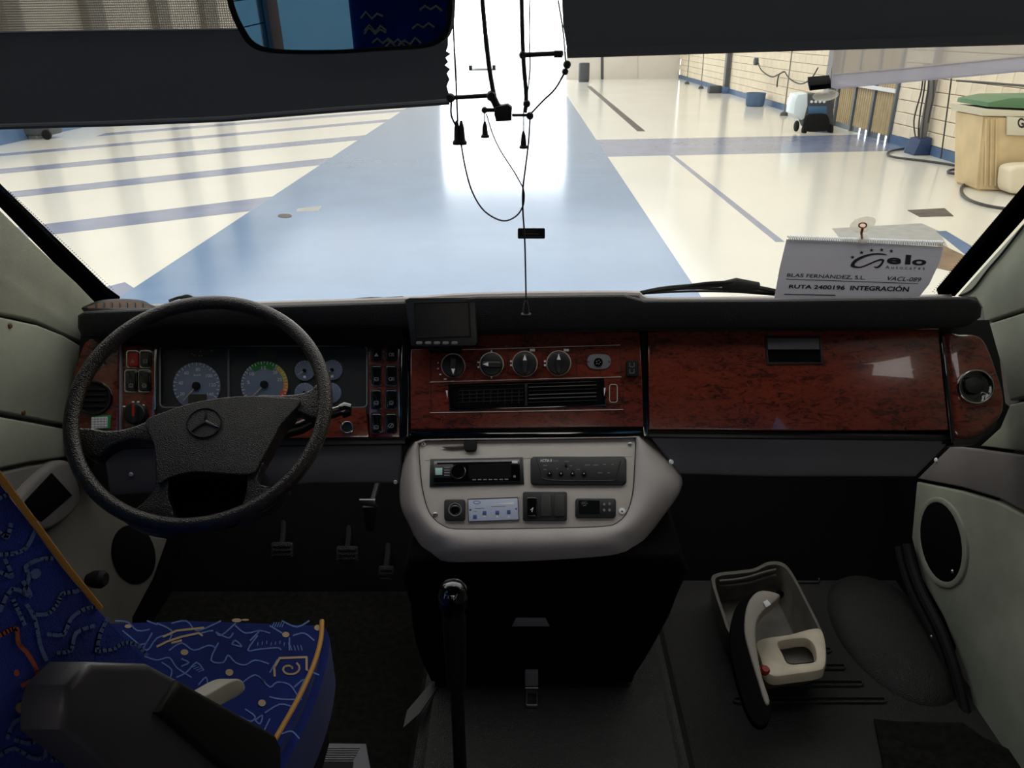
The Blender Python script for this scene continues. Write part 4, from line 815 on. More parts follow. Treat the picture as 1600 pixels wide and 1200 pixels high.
for (x, y) in ((944, 788), (952.5, 787.5), (944, 797), (952.5, 797)): obj('button', prism(K, ell(x, y, 2.2, 2.4, 12), .0082, .003, .0004), 'grey_panel', t)
obj('print', merge([ribbon(K, [(909, 785), (917, 784.5)], .7, .008), ribbon(K, [(908, 787.5), (918, 787)], .7, .008), ribbon(K, [(911, 790), (916, 789.7)], .7, .008)]), 'mark_grey', t)
# ---- key
t = thing('ignition_key', 'flat key with black plastic head lying on the console top', 'key', tuple(K.p(715, 697)))
obj('head', prism(K, smooth([(725, 693), (728, 688), (743, 688), (745, 693), (744, 702), (738, 704), (727, 703)], 4), .010, .008, .002, 2), 'matte_black', t)
obj('blade', prism(K, [(690, 698), (697, 696.5), (712, 696), (725, 694), (725, 700), (712, 700), (706, 701), (697, 700)], .006, .003, .0006), 'key_steel', t)
for (x, y) in ((628, 738), (625, 757), (1046, 722)):
    pass
tag(obj('side_button', lathe([(.006, 0), (.005, .004)], KL.p(1048, 722, .02), (.6, -.6, .5), 12), 'mark_white'), 'white fastener on the right flank of the console', 'fastener')

# ================================================================ ENGINE BOX, GEAR LEVER
EF = Fr((0, 1.32, 0), (0, -1, 0))
t = thing('engine_cover', 'black engine cover box under the console with metal latch', 'engine cover', tuple(EF.p(830, 1060)))
slab('box', EF, smooth([(640, 872), (850, 868), (1063, 868), (1060, 935), (1030, 1000), (992, 1062), (975, 1072), (830, 1074), (690, 1072), (668, 1060), (648, 1010), (640, 950)], 2), 'cover_black', t, 0, .55, .02, 4)
slab('light_patch_plate', EF, [(806, 966), (852, 966), (859, 979), (800, 979)], 'grey_panel', t, .002, .004, .0008, label='grey trapezoid standing for a patch of light')  # light patch on the cover, put in as a grey plate
la = obj('latch', prism(EF, rr(820, 1052, 841, 1073, 2), .012, .014, .002), 'grey_panel', t); obj('strike', ring(FT, rr(821, 1077, 841, 1102, 3), rr(824, 1080, 838, 1099, 2), .008, .008, .001), 'steel', la)
obj('pin', tube([EF.p(821, 1075, .02), EF.p(841, 1075, .02)], .002, 8), 'steel', la)
t = thing('gear_lever', 'tall black gear lever with round knob left of engine cover', 'gear lever', (-.107, 1.06, .18))
kp = CAM + ray(708, 936)*1.22; base = CAM + ray(723, 1290)*1.30; d_ = (kp-base).normalized()
obj('rod', tube([base, base.lerp(kp, .5), kp], .011, 14), 'matte_black', t)
mid = CAM + ray(712, 1068)*1.27
obj('sleeve', lathe([(.015, 0), (.016, .02), (.019, .11), (.017, .14)], kp-d_*.15, d_, 20), 'matte_black', t)
kn = obj('knob', lathe([(.013, -.035), (.019, -.022), (.0235, -.006), (.0245, .008), (.022, .02), (.015, .028), (.006, .0305), (.0005, .031)], kp, d_, 28), 'gloss_black', t, 80)
FK = Fr(kp+d_*.031, (d_+Vector((0, -.5, .3))).normalized())
obj('boot', lathe([(.05, -.03), (.045, 0), (.03, .04), (.014, .06)], base, d_, 24), 'rubber', t)
sp_ = kp+Vector((0, -.0, .027)); FK = Fr(sp_, Vector((0, -.45, .9)))
obj('shift_pattern', merge([ribbon(FK, [(696+k*6, 925), (694+k*6, 935)], 1.0, .003) for k in range(4)]+[ribbon(FK, [(695, 930), (715, 929)], 1.0, .003)]), 'mark_grey', kn)

# ================================================================ STEERING WHEEL
e_, z_ = math.radians(50), math.radians(10)
WNn = Vector((math.sin(z_)*math.cos(e_), -math.cos(z_)*math.cos(e_), math.sin(e_)))
WC = Vector((-.549, 1.158, .929)); WR = .2055
SF = Fr(WC, WNn)
t = thing('steering_wheel', 'large black four-spoke steering wheel with worn leather rim', 'steering wheel', tuple(WC))
rim = [WC+(SF.u*math.cos(a)+SF.v*math.sin(a))*WR for a in [2*math.pi*i/96 for i in range(96)]]
obj('rim', tube(rim, .0125, 14, True, flat=WNn), 'wheel_leather', t)
# hub pad
hub = smooth([(232, 655), (262, 641), (300, 629), (345, 621), (390, 618), (428, 620), (448, 628), (440, 650), (430, 668), (420, 690), (410, 715), (398, 742), (385, 775), (382, 800), (340, 808), (290, 806), (256, 790), (246, 770), (242, 735), (240, 700), (232, 678)], 4)
SH = SF.off(-.025)
hubb = smooth([(228, 656), (262, 641), (300, 629), (345, 621), (390, 618), (430, 620), (470, 626), (440, 662), (425, 690), (408, 720), (395, 740), (360, 741), (300, 738), (262, 748), (248, 756), (243, 735), (241, 700), (232, 678)], 4)
obj('hub_pad', prism(SH, hubb, .012, .045, .014, 4), 'wheel_hub', t, 60)
def spoke(name, pts): return obj(name, prism(SH, smooth(pts, 4), .006, .028, .008, 4), 'wheel_leather', t, 60)
spoke('spoke', [(112, 672), (140, 668), (165, 672), (200, 668), (245, 652), (262, 660), (258, 690), (240, 692), (205, 688), (170, 700), (150, 716), (128, 706)])
spoke('spoke', [(400, 618), (440, 617), (470, 614), (488, 606), (505, 590), (512, 615), (506, 650), (488, 652), (455, 640), (430, 642), (405, 640)])
spoke('spoke', [(243, 715), (262, 740), (262, 775), (270, 800), (268, 830), (225, 830), (190, 812), (182, 800), (205, 798), (228, 780), (242, 758)])
spoke('spoke', [(388, 735), (412, 722), (402, 745), (408, 757), (440, 762), (450, 765), (425, 792), (400, 805), (372, 818), (378, 790), (385, 765)])
em = obj('emblem', ring(SH, ell(319, 660, 28, 23.5, 40, -14), ell(319, 660, 25.6, 21.3, 40, -14), .0145, .006, .001), 'hub_dark', t, label='ringed three-pointed star badge')
obj('badge_disc', prism(SH, ell(319, 660, 25.6, 21.3, 36, -14), .0128, .003), 'wheel_hub', em)
cxs, cys = 320, 657.5
for (tx, ty, m) in ((322, 640, 'hub_dark'), (298, 674, 'hub_dark'), (343, 668, 'steel')):
    dx, dy = tx-cxs, ty-cys; l = math.hypot(dx, dy); nx, ny = -dy/l*2.6, dx/l*2.6
    obj('star_arm', prism(SH, [(cxs+nx, cys+ny), (tx, ty), (cxs-nx, cys-ny)], .0155, .003, .0008), m, em)
obj('lower_cavity', prism(SH, smooth([(265, 745), (300, 740), (360, 742), (384, 748), (388, 775), (375, 812), (330, 824), (285, 826), (270, 815), (262, 780)], 3), -.02, .02, .006), 'deep_black', t)
obj('column', lathe([(.055, -.33), (.055, -.16), (.05, -.10), (.045, -.03), (.04, -.028)], WC-WNn*.01-SF.v*.045, WNn, 28), 'matte_black', t)
t2 = thing('column_stalk', 'black indicator stalk with bright edge right of the steering column', 'stalk', tuple(SF.p(500, 650, -.07)))
S2 = SF.off(-.07)
obj('arm', tube([S2.p(420, 680), S2.p(470, 668), S2.p(505, 650), S2.p(535, 641)], [.014, .012, .010, .009], 12), 'black_plastic', t2); obj('tip', tube([S2.p(532, 643), S2.p(540, 640), S2.p(549, 640)], [.013, .0145, .011], 14), 'gloss_black', t2)
obj('bright_edge', tube([S2.p(512, 641, .009), S2.p(534, 634, .009)], .0015, 6), 'satin', t2)
obj('base', tube([S2.p(400, 668), S2.p(430, 676)], .028, 16), 'matte_black', t2)

# ================================================================ DRIVER SEAT
SX = -.336
seat = thing('driver_seat', 'driver seat in blue patterned fabric with yellow piping, bottom left', 'seat', (-.6, .8, 0))
CZ = Fr((0, 0, .55), (0, 0, 1), (0, 1, 0))
ct = [CZ.p(x, y) for x, y in smooth([(505, 969), (513, 985), (512, 1010), (504, 1048), (488, 1095), (462, 1150), (430, 1210)], 3, False)]
y0 = ct[0].y
ctop = ct + [Vector((-.36, .55, .55)), Vector((-.86, .55, .55)), Vector((-.87, .9, .55)), Vector((-.84, y0, .55)), Vector((-.6, y0+.012, .55))]
bm = prism_w(ctop, (.0, 0, -.11)); bmesh.ops.bevel(bm, geom=[e for e in bm.edges if abs(e.verts[0].co.z-e.verts[1].co.z) < 1e-5 and e.verts[0].co.z > .54], offset=.014, segments=4, affect='EDGES')
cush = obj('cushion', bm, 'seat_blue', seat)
obj('piping', tube([CZ.p(x, y, .001) for x, y in smooth([(503, 970), (501, 1000), (491, 1036), (470, 1084), (440, 1138), (415, 1180)], 4, False)], .0042, 8), 'piping', cush, label='yellow piping')
bm = box((-.85, .5, .30), (-.36, 1.02, .44), .03, 3); obj('base', bm, 'matte_black', seat)
obj('pedestal', box((-.78, .5, 0), (-.42, .95, .31), .02), 'matte_black', seat)
BF = Fr((SX, 0, 0), (1, 0, 0))
fl = [BF.p(*p) for p in ((440, 1245), (330, 1132), (226, 1027), (153, 947), (103, 886), (61, 829), (0, 747), (-70, 655), (-120, 590))]
ln = (fl[-1]-fl[0]).normalized(); back = Vector((0, -ln.z, ln.y))
if back.y > 0: back = -back
prof = fl + [p+back*.165 for p in reversed(fl)]
bm = prism_w([p for p in prof], (-.5, 0, 0)); bmesh.ops.bevel(bm, geom=[e for e in bm.edges if abs(e.verts[0].co.x-e.verts[1].co.x) < 1e-5 and e.verts[0].co.x > -.4], offset=.003, segments=2, affect='EDGES')
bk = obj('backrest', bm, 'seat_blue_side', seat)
obj('piping', tube([p+Vector((.002, 0.002, 0)) for p in [q+back*.003 for q in fl[3:]]], .0022, 8), 'piping', bk, label='yellow piping')
prof2 = [p+back*.166 for p in fl] + [p+back*.185 for p in reversed(fl)]
obj('back_shell', prism_w([p+Vector((.01, 0, 0)) for p in prof2], (-.52, 0, 0)), 'seat_shell', seat, label='pale plastic back shell')
AF = Fr((-.295, 0, 0), (1, 0, 0))
arm = obj('armrest', prism(AF, [(105, 1100), (112, 1070), (146, 1034), (236, 1037), (285, 1064), (432, 1150), (438, 1172), (438, 1260), (240, 1260), (104, 1140)], 0, .03, .006, 3), 'arm_grey', seat, label='dark grey folding armrest')
obj('arm_pad', prism(AF, [(283, 1063), (432, 1148), (440, 1166), (440, 1240), (346, 1197), (250, 1113)], .006, .04, .005, 3), 'matte_black', arm, label='black underside pad')
LF = Fr((-.325, 0, 0), (1, 0, 0))
obj('recline_lever', prism(LF, smooth([(300, 1100), (335, 1078), (362, 1063), (378, 1062), (384, 1075), (376, 1086), (345, 1104), (310, 1125)], 4), .0, .02, .006, 3), 'satin', seat, label='bright metal lever')
# woven pattern: traced lines of the print
def C2(L): return [(x/2.609, y/2.609+740) for x, y in L]
side_b = [[(0, 240), (30, 260), (45, 205)], [(0, 330), (60, 325), (110, 300), (145, 230)], [(95, 490), (120, 420), (105, 380), (160, 350), (215, 345)], [(0, 560), (50, 470), (125, 500), (95, 440)], [(55, 515), (75, 560), (100, 615)], [(110, 535), (145, 600), (165, 700), (190, 760)], [(150, 575), (200, 570), (235, 530), (255, 490), (310, 480), (350, 460)], [(195, 655), (260, 655), (290, 590), (350, 550), (395, 545)], [(235, 730), (290, 720), (310, 650), (385, 620)], [(395, 725), (410, 650), (440, 590)], [(400, 725), (460, 715), (510, 690), (560, 700), (600, 740)], [(240, 850), (200, 885), (245, 905), (290, 870)], [(30, 1080), (60, 1010), (130, 1000), (180, 1050), (130, 1100), (60, 1085)], [(0, 1150), (60, 1120), (130, 1160), (185, 1150), (180, 1060)], [(260, 1050), (330, 1045), (290, 1120), (255, 1165), (210, 1170)], [(20, 350), (50, 420), (0, 400)]]
side_b2 = [[(0, 100), (40, 80)], [(400, 1160), (450, 1150), (480, 1165)]]
obj('woven_pattern', merge([ribbon(BF, smooth(C2(L), 3, False), 6.5 if i < 7 else 6.0, .0012) for i, L in enumerate(side_b+side_b2)]+[polys(BF, [C2(ell(145, 408, 24, 20, 14, -30))], .0012)]), 'print_blue', bk, kind='stuff')
obj('woven_motif', merge([ribbon(BF, smooth(C2([(0, 660), (40, 640), (70, 635), (75, 690), (110, 730), (145, 790), (150, 830), (90, 865)]), 3, False), 7, .0016), polys(BF, [C2(ell(68, 812, 12, 14, 10))], .0016)]), 'print_orange', bk, kind='stuff', label='orange zigzag motif')
obj('woven_spots', merge([polys(BF, [C2(ell(*p, 12))], .0016) for p in ((120, 915, 26, 22), (92, 955, 30, 24), (162, 1002, 22, 20), (300, 870, 20, 26))]), 'print_pale', bk, kind='stuff', label='pale spots')
top_b = [[(470, 600), (520, 605), (560, 640), (610, 635)], [(500, 640), (560, 690), (600, 720), (640, 670), (700, 655)], [(590, 745), (640, 760), (690, 750), (720, 790), (780, 830)], [(620, 650), (580, 720)], [(700, 610), (760, 600), (800, 640), (860, 620), (900, 600)], [(820, 650), (870, 640), (900, 660), (960, 610)], [(690, 720), (740, 690), (790, 720), (850, 700), (880, 710)], [(890, 690), (860, 760), (910, 770), (930, 740), (960, 770), (1000, 780), (1040, 760), (1095, 775)], [(960, 620), (1000, 650), (1060, 640), (1100, 650)], [(870, 640), (930, 670), (950, 650)], [(945, 695), (985, 705), (960, 680), (945, 695)], [(1050, 660), (1010, 720), (1060, 715), (1130, 710), (1145, 718)], [(1100, 620), (1150, 650)], [(1180, 670), (1180, 720)], [(1195, 660), (1240, 650), (1280, 680)], [(1020, 680), (1060, 640)], [(1060, 830), (1100, 870), (1130, 850), (1180, 860), (1210, 900)], [(990, 850), (1040, 820), (1080, 850)], [(1000, 960), (1040, 990), (1020, 1010), (980, 990)], [(1040, 1005), (1070, 985), (1060, 1020), (1040, 1005)], [(1080, 975), (1140, 940), (1190, 950)], [(1100, 910), (1150, 920), (1230, 920)], [(1150, 1060), (1190, 1050), (1220, 1080)], [(720, 830), (760, 810), (800, 770), (830, 800)], [(810, 860), (840, 830), (850, 870), (870, 850)], [(1200, 870), (1240, 840), (1200, 930)], [(640, 610), (700, 640), (690, 680)], [(1050, 1100), (1100, 1000)], [(660, 770), (700, 800), (690, 840)], [(480, 660), (540, 700), (600, 690)], [(1150, 600), (1210, 625), (1260, 600)], [(900, 870), (930, 850), (960, 870)], [(1250, 800), (1300, 820)], [(740, 755), (770, 770), (740, 785)], [(600, 600), (640, 615)], [(1130, 760), (1100, 810)]]
ticks = [[(1050+k*18, 700-(k % 3)*3), (1052+k*18, 688-(k % 3)*3)] for k in range(8)] + [[(1190+k*14, 720), (1184+k*14, 700)] for k in range(4)] + [[(1110+k*10, 625), (1118+k*10, 606)] for k in range(5)] + [[(780+k*10, 790+k*6), (800+k*10, 782+k*6)] for k in range(4)]
obj('woven_pattern', merge([ribbon(CZ, C2(smooth(L, 3, False)), 2.3, .0008) for L in top_b]+[ribbon(CZ, C2(L), 1.4, .0008) for L in ticks]), 'print_blue', cush, kind='stuff')
spiral = [(1180+r*1.25*math.cos(a), 795+r*.85*math.sin(a)) for r, a in [(8+3.3*i/2, -i*.42) for i in range(18)]]
obj('woven_motif', merge([ribbon(CZ, C2([(1120, 825), (1118, 790), (1140, 752), (1250, 748), (1250, 800)]), 3.4, .001), ribbon(CZ, C2(spiral), 3.0, .001), ribbon(CZ, C2([(640, 705), (680, 685), (740, 665), (810, 650), (825, 660)]), 3.2, .001), ribbon(CZ, C2([(665, 665), (720, 640), (830, 628)]), 3.2, .001), ribbon(CZ, C2([(700, 690), (740, 680)]), 3, .001)]+[polys(CZ, [C2(ell(*p, 12))], .001) for p in ((522, 622, 14, 8), (752, 728, 16, 12), (935, 810, 16, 14), (1068, 935, 16, 14), (1165, 656, 15, 11), (965, 598, 20, 8), (1295, 628, 14, 12), (820, 892, 14, 10), (1000, 596, 16, 4))]), 'print_pale', cush, kind='stuff', label='pale and ochre motifs')

# ================================================================ JUG AND HANDLE
JF = Fr((0, 0, .03), (0, 0, 1), (0, 1, 0))
jug = thing('cut_plastic_jug', 'cut-open translucent white plastic jug on the right floor', 'jug', tuple(PZ(1200, 960, RZ)))
rimp = smooth([(1112, 908), (1120, 896), (1150, 892), (1178, 888), (1200, 878), (1222, 879), (1238, 895), (1262, 940), (1284, 985), (1290, 1010), (1291, 1036), (1284, 1046), (1240, 1052), (1208, 1056), (1190, 1040), (1165, 1010), (1140, 990), (1128, 960)], 4)
inn = [(x+(1205-x)*.06, y+(965-y)*.06) for x, y in rimp]
def floorp(p, z, s):
    q = JF.p(*p); c0 = JF.p(1205, 965); return Vector((c0.x+(q.x-c0.x)*s, c0.y+(q.y-c0.y)*s, z))
L0 = [floorp(p, RZ+.018, .84)+Vector((0, .05, 0)) for p in rimp]; L1 = [floorp(p, RZ+.04, .93)+Vector((0, .03, 0)) for p in rimp]; L2 = [JF.p(*p) for p in rimp]; L3 = [JF.p(*p) for p in inn]; L4 = [floorp(p, RZ+.045, .9)+Vector((0, .03, 0)) for p in inn]; L5 = [floorp(p, RZ+.024, .8)+Vector((0, .05, 0)) for p in inn]
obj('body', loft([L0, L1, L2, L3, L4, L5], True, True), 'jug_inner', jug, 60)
obj('end_cap', ring(JF, smooth([(1184, 1000), (1235, 990), (1270, 981), (1285, 985), (1291, 1010), (1290, 1038), (1280, 1047), (1240, 1053), (1210, 1056), (1195, 1046), (1187, 1025)], 4), smooth([(1216, 1004), (1232, 999), (1250, 997), (1262, 998), (1272, 1008), (1275, 1024), (1272, 1033), (1250, 1036), (1238, 1037), (1230, 1034), (1224, 1022)], 4), .012, .03, .006), 'ivory_plastic', jug, label='cream end with hand hole')
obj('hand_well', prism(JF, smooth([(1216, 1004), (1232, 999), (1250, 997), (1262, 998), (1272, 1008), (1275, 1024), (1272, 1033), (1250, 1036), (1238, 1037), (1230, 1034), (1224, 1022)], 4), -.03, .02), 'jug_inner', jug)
for k in range(2): obj('ridge', tube([JF.p(x, y+k*9, -.01-.02*k) for x, y in smooth([(1124, 908), (1160, 904), (1195, 894), (1212, 890)], 4, False)], .004, 8), 'jug_inner', jug)
HF = Fr(JF.p(1180, 1010, .08), (0, -.2, .98), (0, 1, 0))
t = thing('curved_handle', 'black curved plastic handle with beige inner face standing in the jug', 'handle', tuple(PZ(1180, 1100, RZ)))
obj('outer_bar', prism(HF, smooth([(1184, 923), (1166, 930), (1150, 948), (1142, 975), (1141, 1005), (1146, 1040), (1158, 1085), (1168, 1112), (1178, 1128), (1190, 1134), (1201, 1127), (1206, 1108), (1204, 1092), (1195, 1094), (1184, 1060), (1172, 1020), (1165, 990), (1165, 960), (1173, 938)], 3), 0, .018, .005, 3), 'deep_black', t)
obj('inner_face', prism(HF, smooth([(1176, 930), (1192, 922), (1218, 928), (1213, 938), (1196, 952), (1184, 968), (1181, 990), (1184, 1020), (1192, 1060), (1203, 1094), (1196, 1099), (1184, 1062), (1171, 1020), (1163, 985), (1166, 950)], 3), .004, .03, .004, 3), 'handle_grey', t, label='beige inner face')
tag(obj('foil_scrap', prism(HF, [(1192, 940), (1199, 937), (1205, 944), (1197, 949)], .008, .003, .0005), 'white'), 'tiny white scrap caught on the curved handle top', 'scrap')
tag(obj('bottle_cap', lathe([(.012, 0), (.013, .006), (.010, .012)], JF.p(1217, 930, -.03), (.3, -.3, .9), 14), 'gloss_black'), 'small black plastic cap inside the cut jug', 'cap')
tag(obj('red_cap', lathe([(.010, 0), (.012, .012), (.008, .018)], JF.p(1194, 1050, .03), (0, -.3, .9), 14), 'red'), 'small red cap between the curved handle and the jug', 'cap')

# ================================================================ SIGN IN THE WINDSCREEN
PP = Fr((0, 1.745, .95), (0, -1, .12))
t = thing('route_sign', 'spiral-bound white paper sign lettered Gelo and RUTA 2400196 in the windscreen', 'sign', tuple(PP.p(1330, 462)))
tl, tr, br, bl = (1229, 374), (1474, 386), (1437, 463), (1210, 466)
def S(u, v):     # zoom crop coordinates of the sheet -> pixels
    return (1200+u/5.333, 330+v/5.333)
obj('sheet', prism(PP, [tl, (1300, 376), tr, (1468, 410), (1452, 444), br, (1330, 470), bl, (1218, 420)], 0, .0012), 'paper', t)
obj('spiral_binding', merge([tube([PP.p(x+dx, 370+(x-1232)*.034+dy, dz) for dx, dy, dz in ((0, 6, .002), (.3, 1, .006), (0, -2, 0), (-.3, 1, -.006), (0, 6, -.002))], .0009, 5) for x in [1233+i*2.75 for i in range(88)]]), 'mark_white', t, kind='stuff')
obj('binding_wire', tube([PP.p(1230, 369.5, .001), PP.p(1475, 378, .001)], .0018, 6), 'mark_white', t)
dd = .0006
G_ = [S(x, y) for x, y in smooth([(690, 445), (720, 405), (790, 370), (880, 350), (960, 352), (995, 366), (930, 362), (860, 368), (790, 392), (735, 425), (722, 452), (760, 462), (800, 452), (850, 430), (930, 398), (965, 402), (968, 418), (945, 455), (920, 472), (893, 472), (882, 458), (905, 462), (935, 440), (948, 412), (905, 420), (840, 448), (780, 470), (725, 472), (695, 463)], 3)]
obj('logo', polys(PP, [G_], dd), 'ink', t)
for (s_, x0_, y0_, x1_, y1_) in (('e', 985, 384, 1105, 440), ('l', 1140, 362, 1185, 442), ('o', 1195, 400, 1315, 450)):
    sk_ = 10; obj('lettering', text_bm(s_, PP, [S(x0_+sk_, y0_), S(x1_+sk_, y0_+4), S(x1_, y1_+3), S(x0_, y1_)], dd, .035), 'ink', t)
obj('lettering', text_bm('A u t o c a r e s', PP, [S(980, 452), S(1308, 460), S(1305, 488), S(975, 478)], dd), 'ink', t)
for (x_, y_) in ((705, 383), (780, 345), (863, 325), (948, 322), (1028, 332)):
    st = []
    for k in range(10):
        a = math.radians(-90+36*k); r = 20 if k % 2 == 0 else 8; st.append(S(x_+r*math.cos(a), y_+r*.9*math.sin(a)))
    obj('star', polys(PP, [st], dd), 'ink', t)
obj('lettering', text_bm('BLAS FERNÁNDEZ, S.L.', PP, [S(165, 510), S(815, 530), S(808, 575), S(155, 550)], dd, .008), 'ink', t)
obj('lettering', text_bm('VACL-089', PP, [S(1000, 541), S(1280, 552), S(1272, 588), S(990, 576)], dd, .008, .2), 'ink', t)
obj('rule_line', ribbon(PP, [S(150, 565), S(1250, 603)], .9, dd), 'ink', t)
obj('lettering', text_bm('RUTA 2400196  INTEGRACIÓN', PP, [S(180, 603), S(1182, 620), S(1170, 672), S(172, 642)], dd, .03), 'ink', t)
obj('rule_line', ribbon(PP, [S(135, 692), S(560, 700)], 1.3, dd), 'ink', t)
CW = Fr(WS.p(1348, 352, .0), wn)
t = thing('suction_cup', 'clear suction cup hook above the paper sign', 'suction cup', tuple(CW.p(1348, 352)))
obj('cup', lathe([(.026, 0), (.022, .006), (.012, .012), (.006, .018)], CW.p(1348, 350, .002), wn, 24), 'suction', t); obj('ring', tube([CW.p(x, y, .02) for x, y in ell(1348, 352, 6, 4, 18)], .0016, 6, True), 'copper', t)
obj('stem', tube([CW.p(1348, 356, .018), CW.p(1346, 364, .02), PP.p(1347, 372, .006)], .0028, 8), 'copper', t); obj('clip', lathe([(.012, 0), (.012, .004), (.006, .008)], PP.p(1348, 373, .002), PP.n, 16), 'suction', t)
CW2 = Fr(WS.p(1298, 150, 0), wn)
t = thing('suction_mount', 'clear suction cup with black clamp at left end of the grey sun strip', 'suction cup', tuple(CW2.p(1298, 146)))
obj('cup', loft([[CW2.p(x, y, d) for x, y in ell(1290, 149, r, r*.42, 24, -8)] for r, d in ((21, .004), (17, .01), (8, .016), (2, .018))], cap1=True), 'suction', t); obj('clamp', prism(CW2, [(1265, 134), (1299, 131), (1299, 139), (1282, 141), (1265, 143)], .03, .02, .003), 'matte_black', t)
t = thing('sun_strip', 'translucent grey sun strip hanging below the right blind', 'sun visor', tuple(WS.p(1450, 110)))
slab('film', WS, [(1302, 70), (1420, 66), (1640, 58), (1640, 86), (1420, 108), (1300, 118)], 'sun_film', t, .02, .002)
slab('lower_band', WS, [(1300, 118), (1420, 108), (1640, 86), (1640, 107), (1600, 112), (1306, 139), (1299, 137)], 'sun_strip', t, .021, .004, label='denser grey lower band')
t = thing('windscreen_sticker', 'small black sticker on the windscreen behind the hanging cord', 'sticker', tuple(WS.p(830, 365)))
slab('label', WS, rr(809, 357.5, 851.5, 373, 2), 'screen', t, .008, .002); obj('print', merge([ribbon(WS, [(817, 365), (842, 365.5)], 1.5, .0085), ribbon(WS, [(815, 360.5), (838, 360.5)], .7, .0085), ribbon(WS, [(813, 370), (848, 369.5)], .8, .0085)]), 'mark_grey', t)
# wipers (outside, at the foot of the windscreen)
WY = WS.off(-.03)
def wiper(lab, paths, loc):
    t = thing('wiper', lab, 'wiper', tuple(loc))
    for nm, pts, r in paths: obj(nm, tube([WY.p(x, y) for x, y in smooth(pts, 4, False)], r, 6), 'matte_black', t)
    return t
t = wiper('black wiper parked at the right foot of the windscreen behind the sign', [('arm', [(985, 462), (1030, 452), (1080, 447), (1130, 445), (1175, 448), (1212, 455)], .006), ('blade', [(1000, 458), (1060, 451), (1120, 451), (1180, 455), (1215, 459)], .004), ('arm', [(1040, 452), (1100, 443), (1145, 441), (1165, 445)], .004), ('blade', [(990, 459), (1080, 455), (1150, 456), (1215, 461)], .003)], WY.p(1100, 455))
obj('motor_cover', tube([WY.p(1128, 447), WY.p(1150, 444), WY.p(1185, 447)], [.012, .016, .010], 10), 'matte_black', t)
wiper('thin black wiper at the foot of the windscreen left of the monitor', [('arm', [(520, 474), (560, 470), (600, 467), (630, 465)], .004), ('blade', [(535, 470), (580, 466), (628, 468)], .003)], WY.p(570, 470))
wiper('far left wiper end peeking over the dash above the steering wheel', [('arm', [(265, 470), (285, 464), (310, 467)], .004), ('nozzle', [(284, 466), (292, 464), (299, 466)], .007)], WY.p(290, 466))

# ================================================================ BLINDS, CORDS, MIRROR
VB = Fr((0, 1.30, 1.4), (0, -1, 0))
t = thing('roller_blind', 'left roller blind with dark band and beige mesh above', 'blind', tuple(VB.p(350, 190)))
def vert_slab(name, pts, m, par, d=0, th=.003): return obj(name, prism(VB, pts, d, th), m, par)
edge = [(700, 72), (697, 80), (704, 84), (696, 90), (700, 97), (695, 102), (703, 108), (698, 115), (702, 124), (698, 135), (702, 150), (702, 160)]
vert_slab('dark_band', [(-160, 56), (0, 51), (180, 48), (364, 46), (520, 42), (700, 36)]+edge+[(520, 172), (350, 186), (180, 194), (0, 199), (-160, 204)], 'blind', t)
vert_slab('mesh_cloth', [(-160, -260), (364, -260), (700, -260), (700, 34), (520, 40), (364, 44.5), (180, 47), (0, 49), (-160, 54)], 'blind_mesh', t)
obj('bottom_bar', tube([VB.p(x, y, .002) for x, y in ((-160, 202), (0, 198), (180, 193), (350, 186), (520, 172), (702, 159))], .0045, 8), 'blind_hem', t)
obj('seam', tube([VB.p(x, y, .002) for x, y in ((-160, 56), (0, 51), (180, 48), (364, 46), (520, 42), (700, 36))], .002, 6), 'blind_hem', t)
t = thing('roller_blind', 'right roller blind, plain dark grey with a lighter hem', 'blind', tuple(VB.p(1200, 80)))
vert_slab('cloth', [(866, -260), (1700, -260), (1700, 50), (1600, 53), (1240, 65), (886, 76), (880, 40)], 'blind', t)
vert_slab('hem', [(885, 76), (1240, 65), (1600, 53), (1700, 50), (1700, 66), (1600, 70), (1240, 80), (887, 91)], 'blind_hem', t, .001, .005)
CB = Fr((0, 1.27, 1.4), (0, -1, 0))
def cpts(L, k=4): return [CB.p(x, y) for x, y in smooth(L, k, False)]
t = thing('blind_cord_set', 'black pull cords hanging loosely between the two roller blinds', 'cord', tuple(CB.p(800, 180)))
for nm, L, r in (('strap', [(750, -40), (758, 50), (765, 110), (772, 150)], .0036), ('strap', [(814, -40), (817, 80), (822, 150), (820, 176)], .0034), ('cord', [(829, -40), (827, 50), (828, 110), (822, 160)], .001), ('cord', [(706, -40), (709, 60), (712, 115), (715, 190)], .0014), ('cord', [(705, 160), (705, 180), (712, 196)], .0016),
                 ('cord', [(720, 222), (727, 262), (738, 300), (757, 330), (785, 345), (806, 338), (817, 322), (819, 305), (817, 293)], .0013), ('cord', [(760, 178), (770, 210), (783, 237), (803, 268), (817, 293)], .001), ('cord', [(828, 184), (826, 220), (821, 262), (817, 295), (817, 330), (820, 380), (822, 470)], .0014), ('cord', [(884, 110), (868, 138), (848, 158), (829, 178)], .0015), ('cord', [(818, 176), (818, 210)], .001), ('cord', [(757, 170), (757, 195)], .001), ('cord', [(872, 0), (880, 50), (884, 100)], .0012)):
    obj(nm, tube(cpts(L), r, 7), 'cord', t)
for nm, L, r in (('guide_bar', [(703, 153), (768, 149)], .0033), ('guide_bar', [(815, 86), (880, 83)], .0036), ('guide_bar', [(800, 180), (826, 180)], .0022), ('hook_arm', [(768, 148), (776, 165), (786, 174)], .006), ('hook_arm', [(757, 172), (772, 172), (786, 172)], .003)):
    obj(nm, tube(cpts(L, 1), r, 8), 'cord', t)
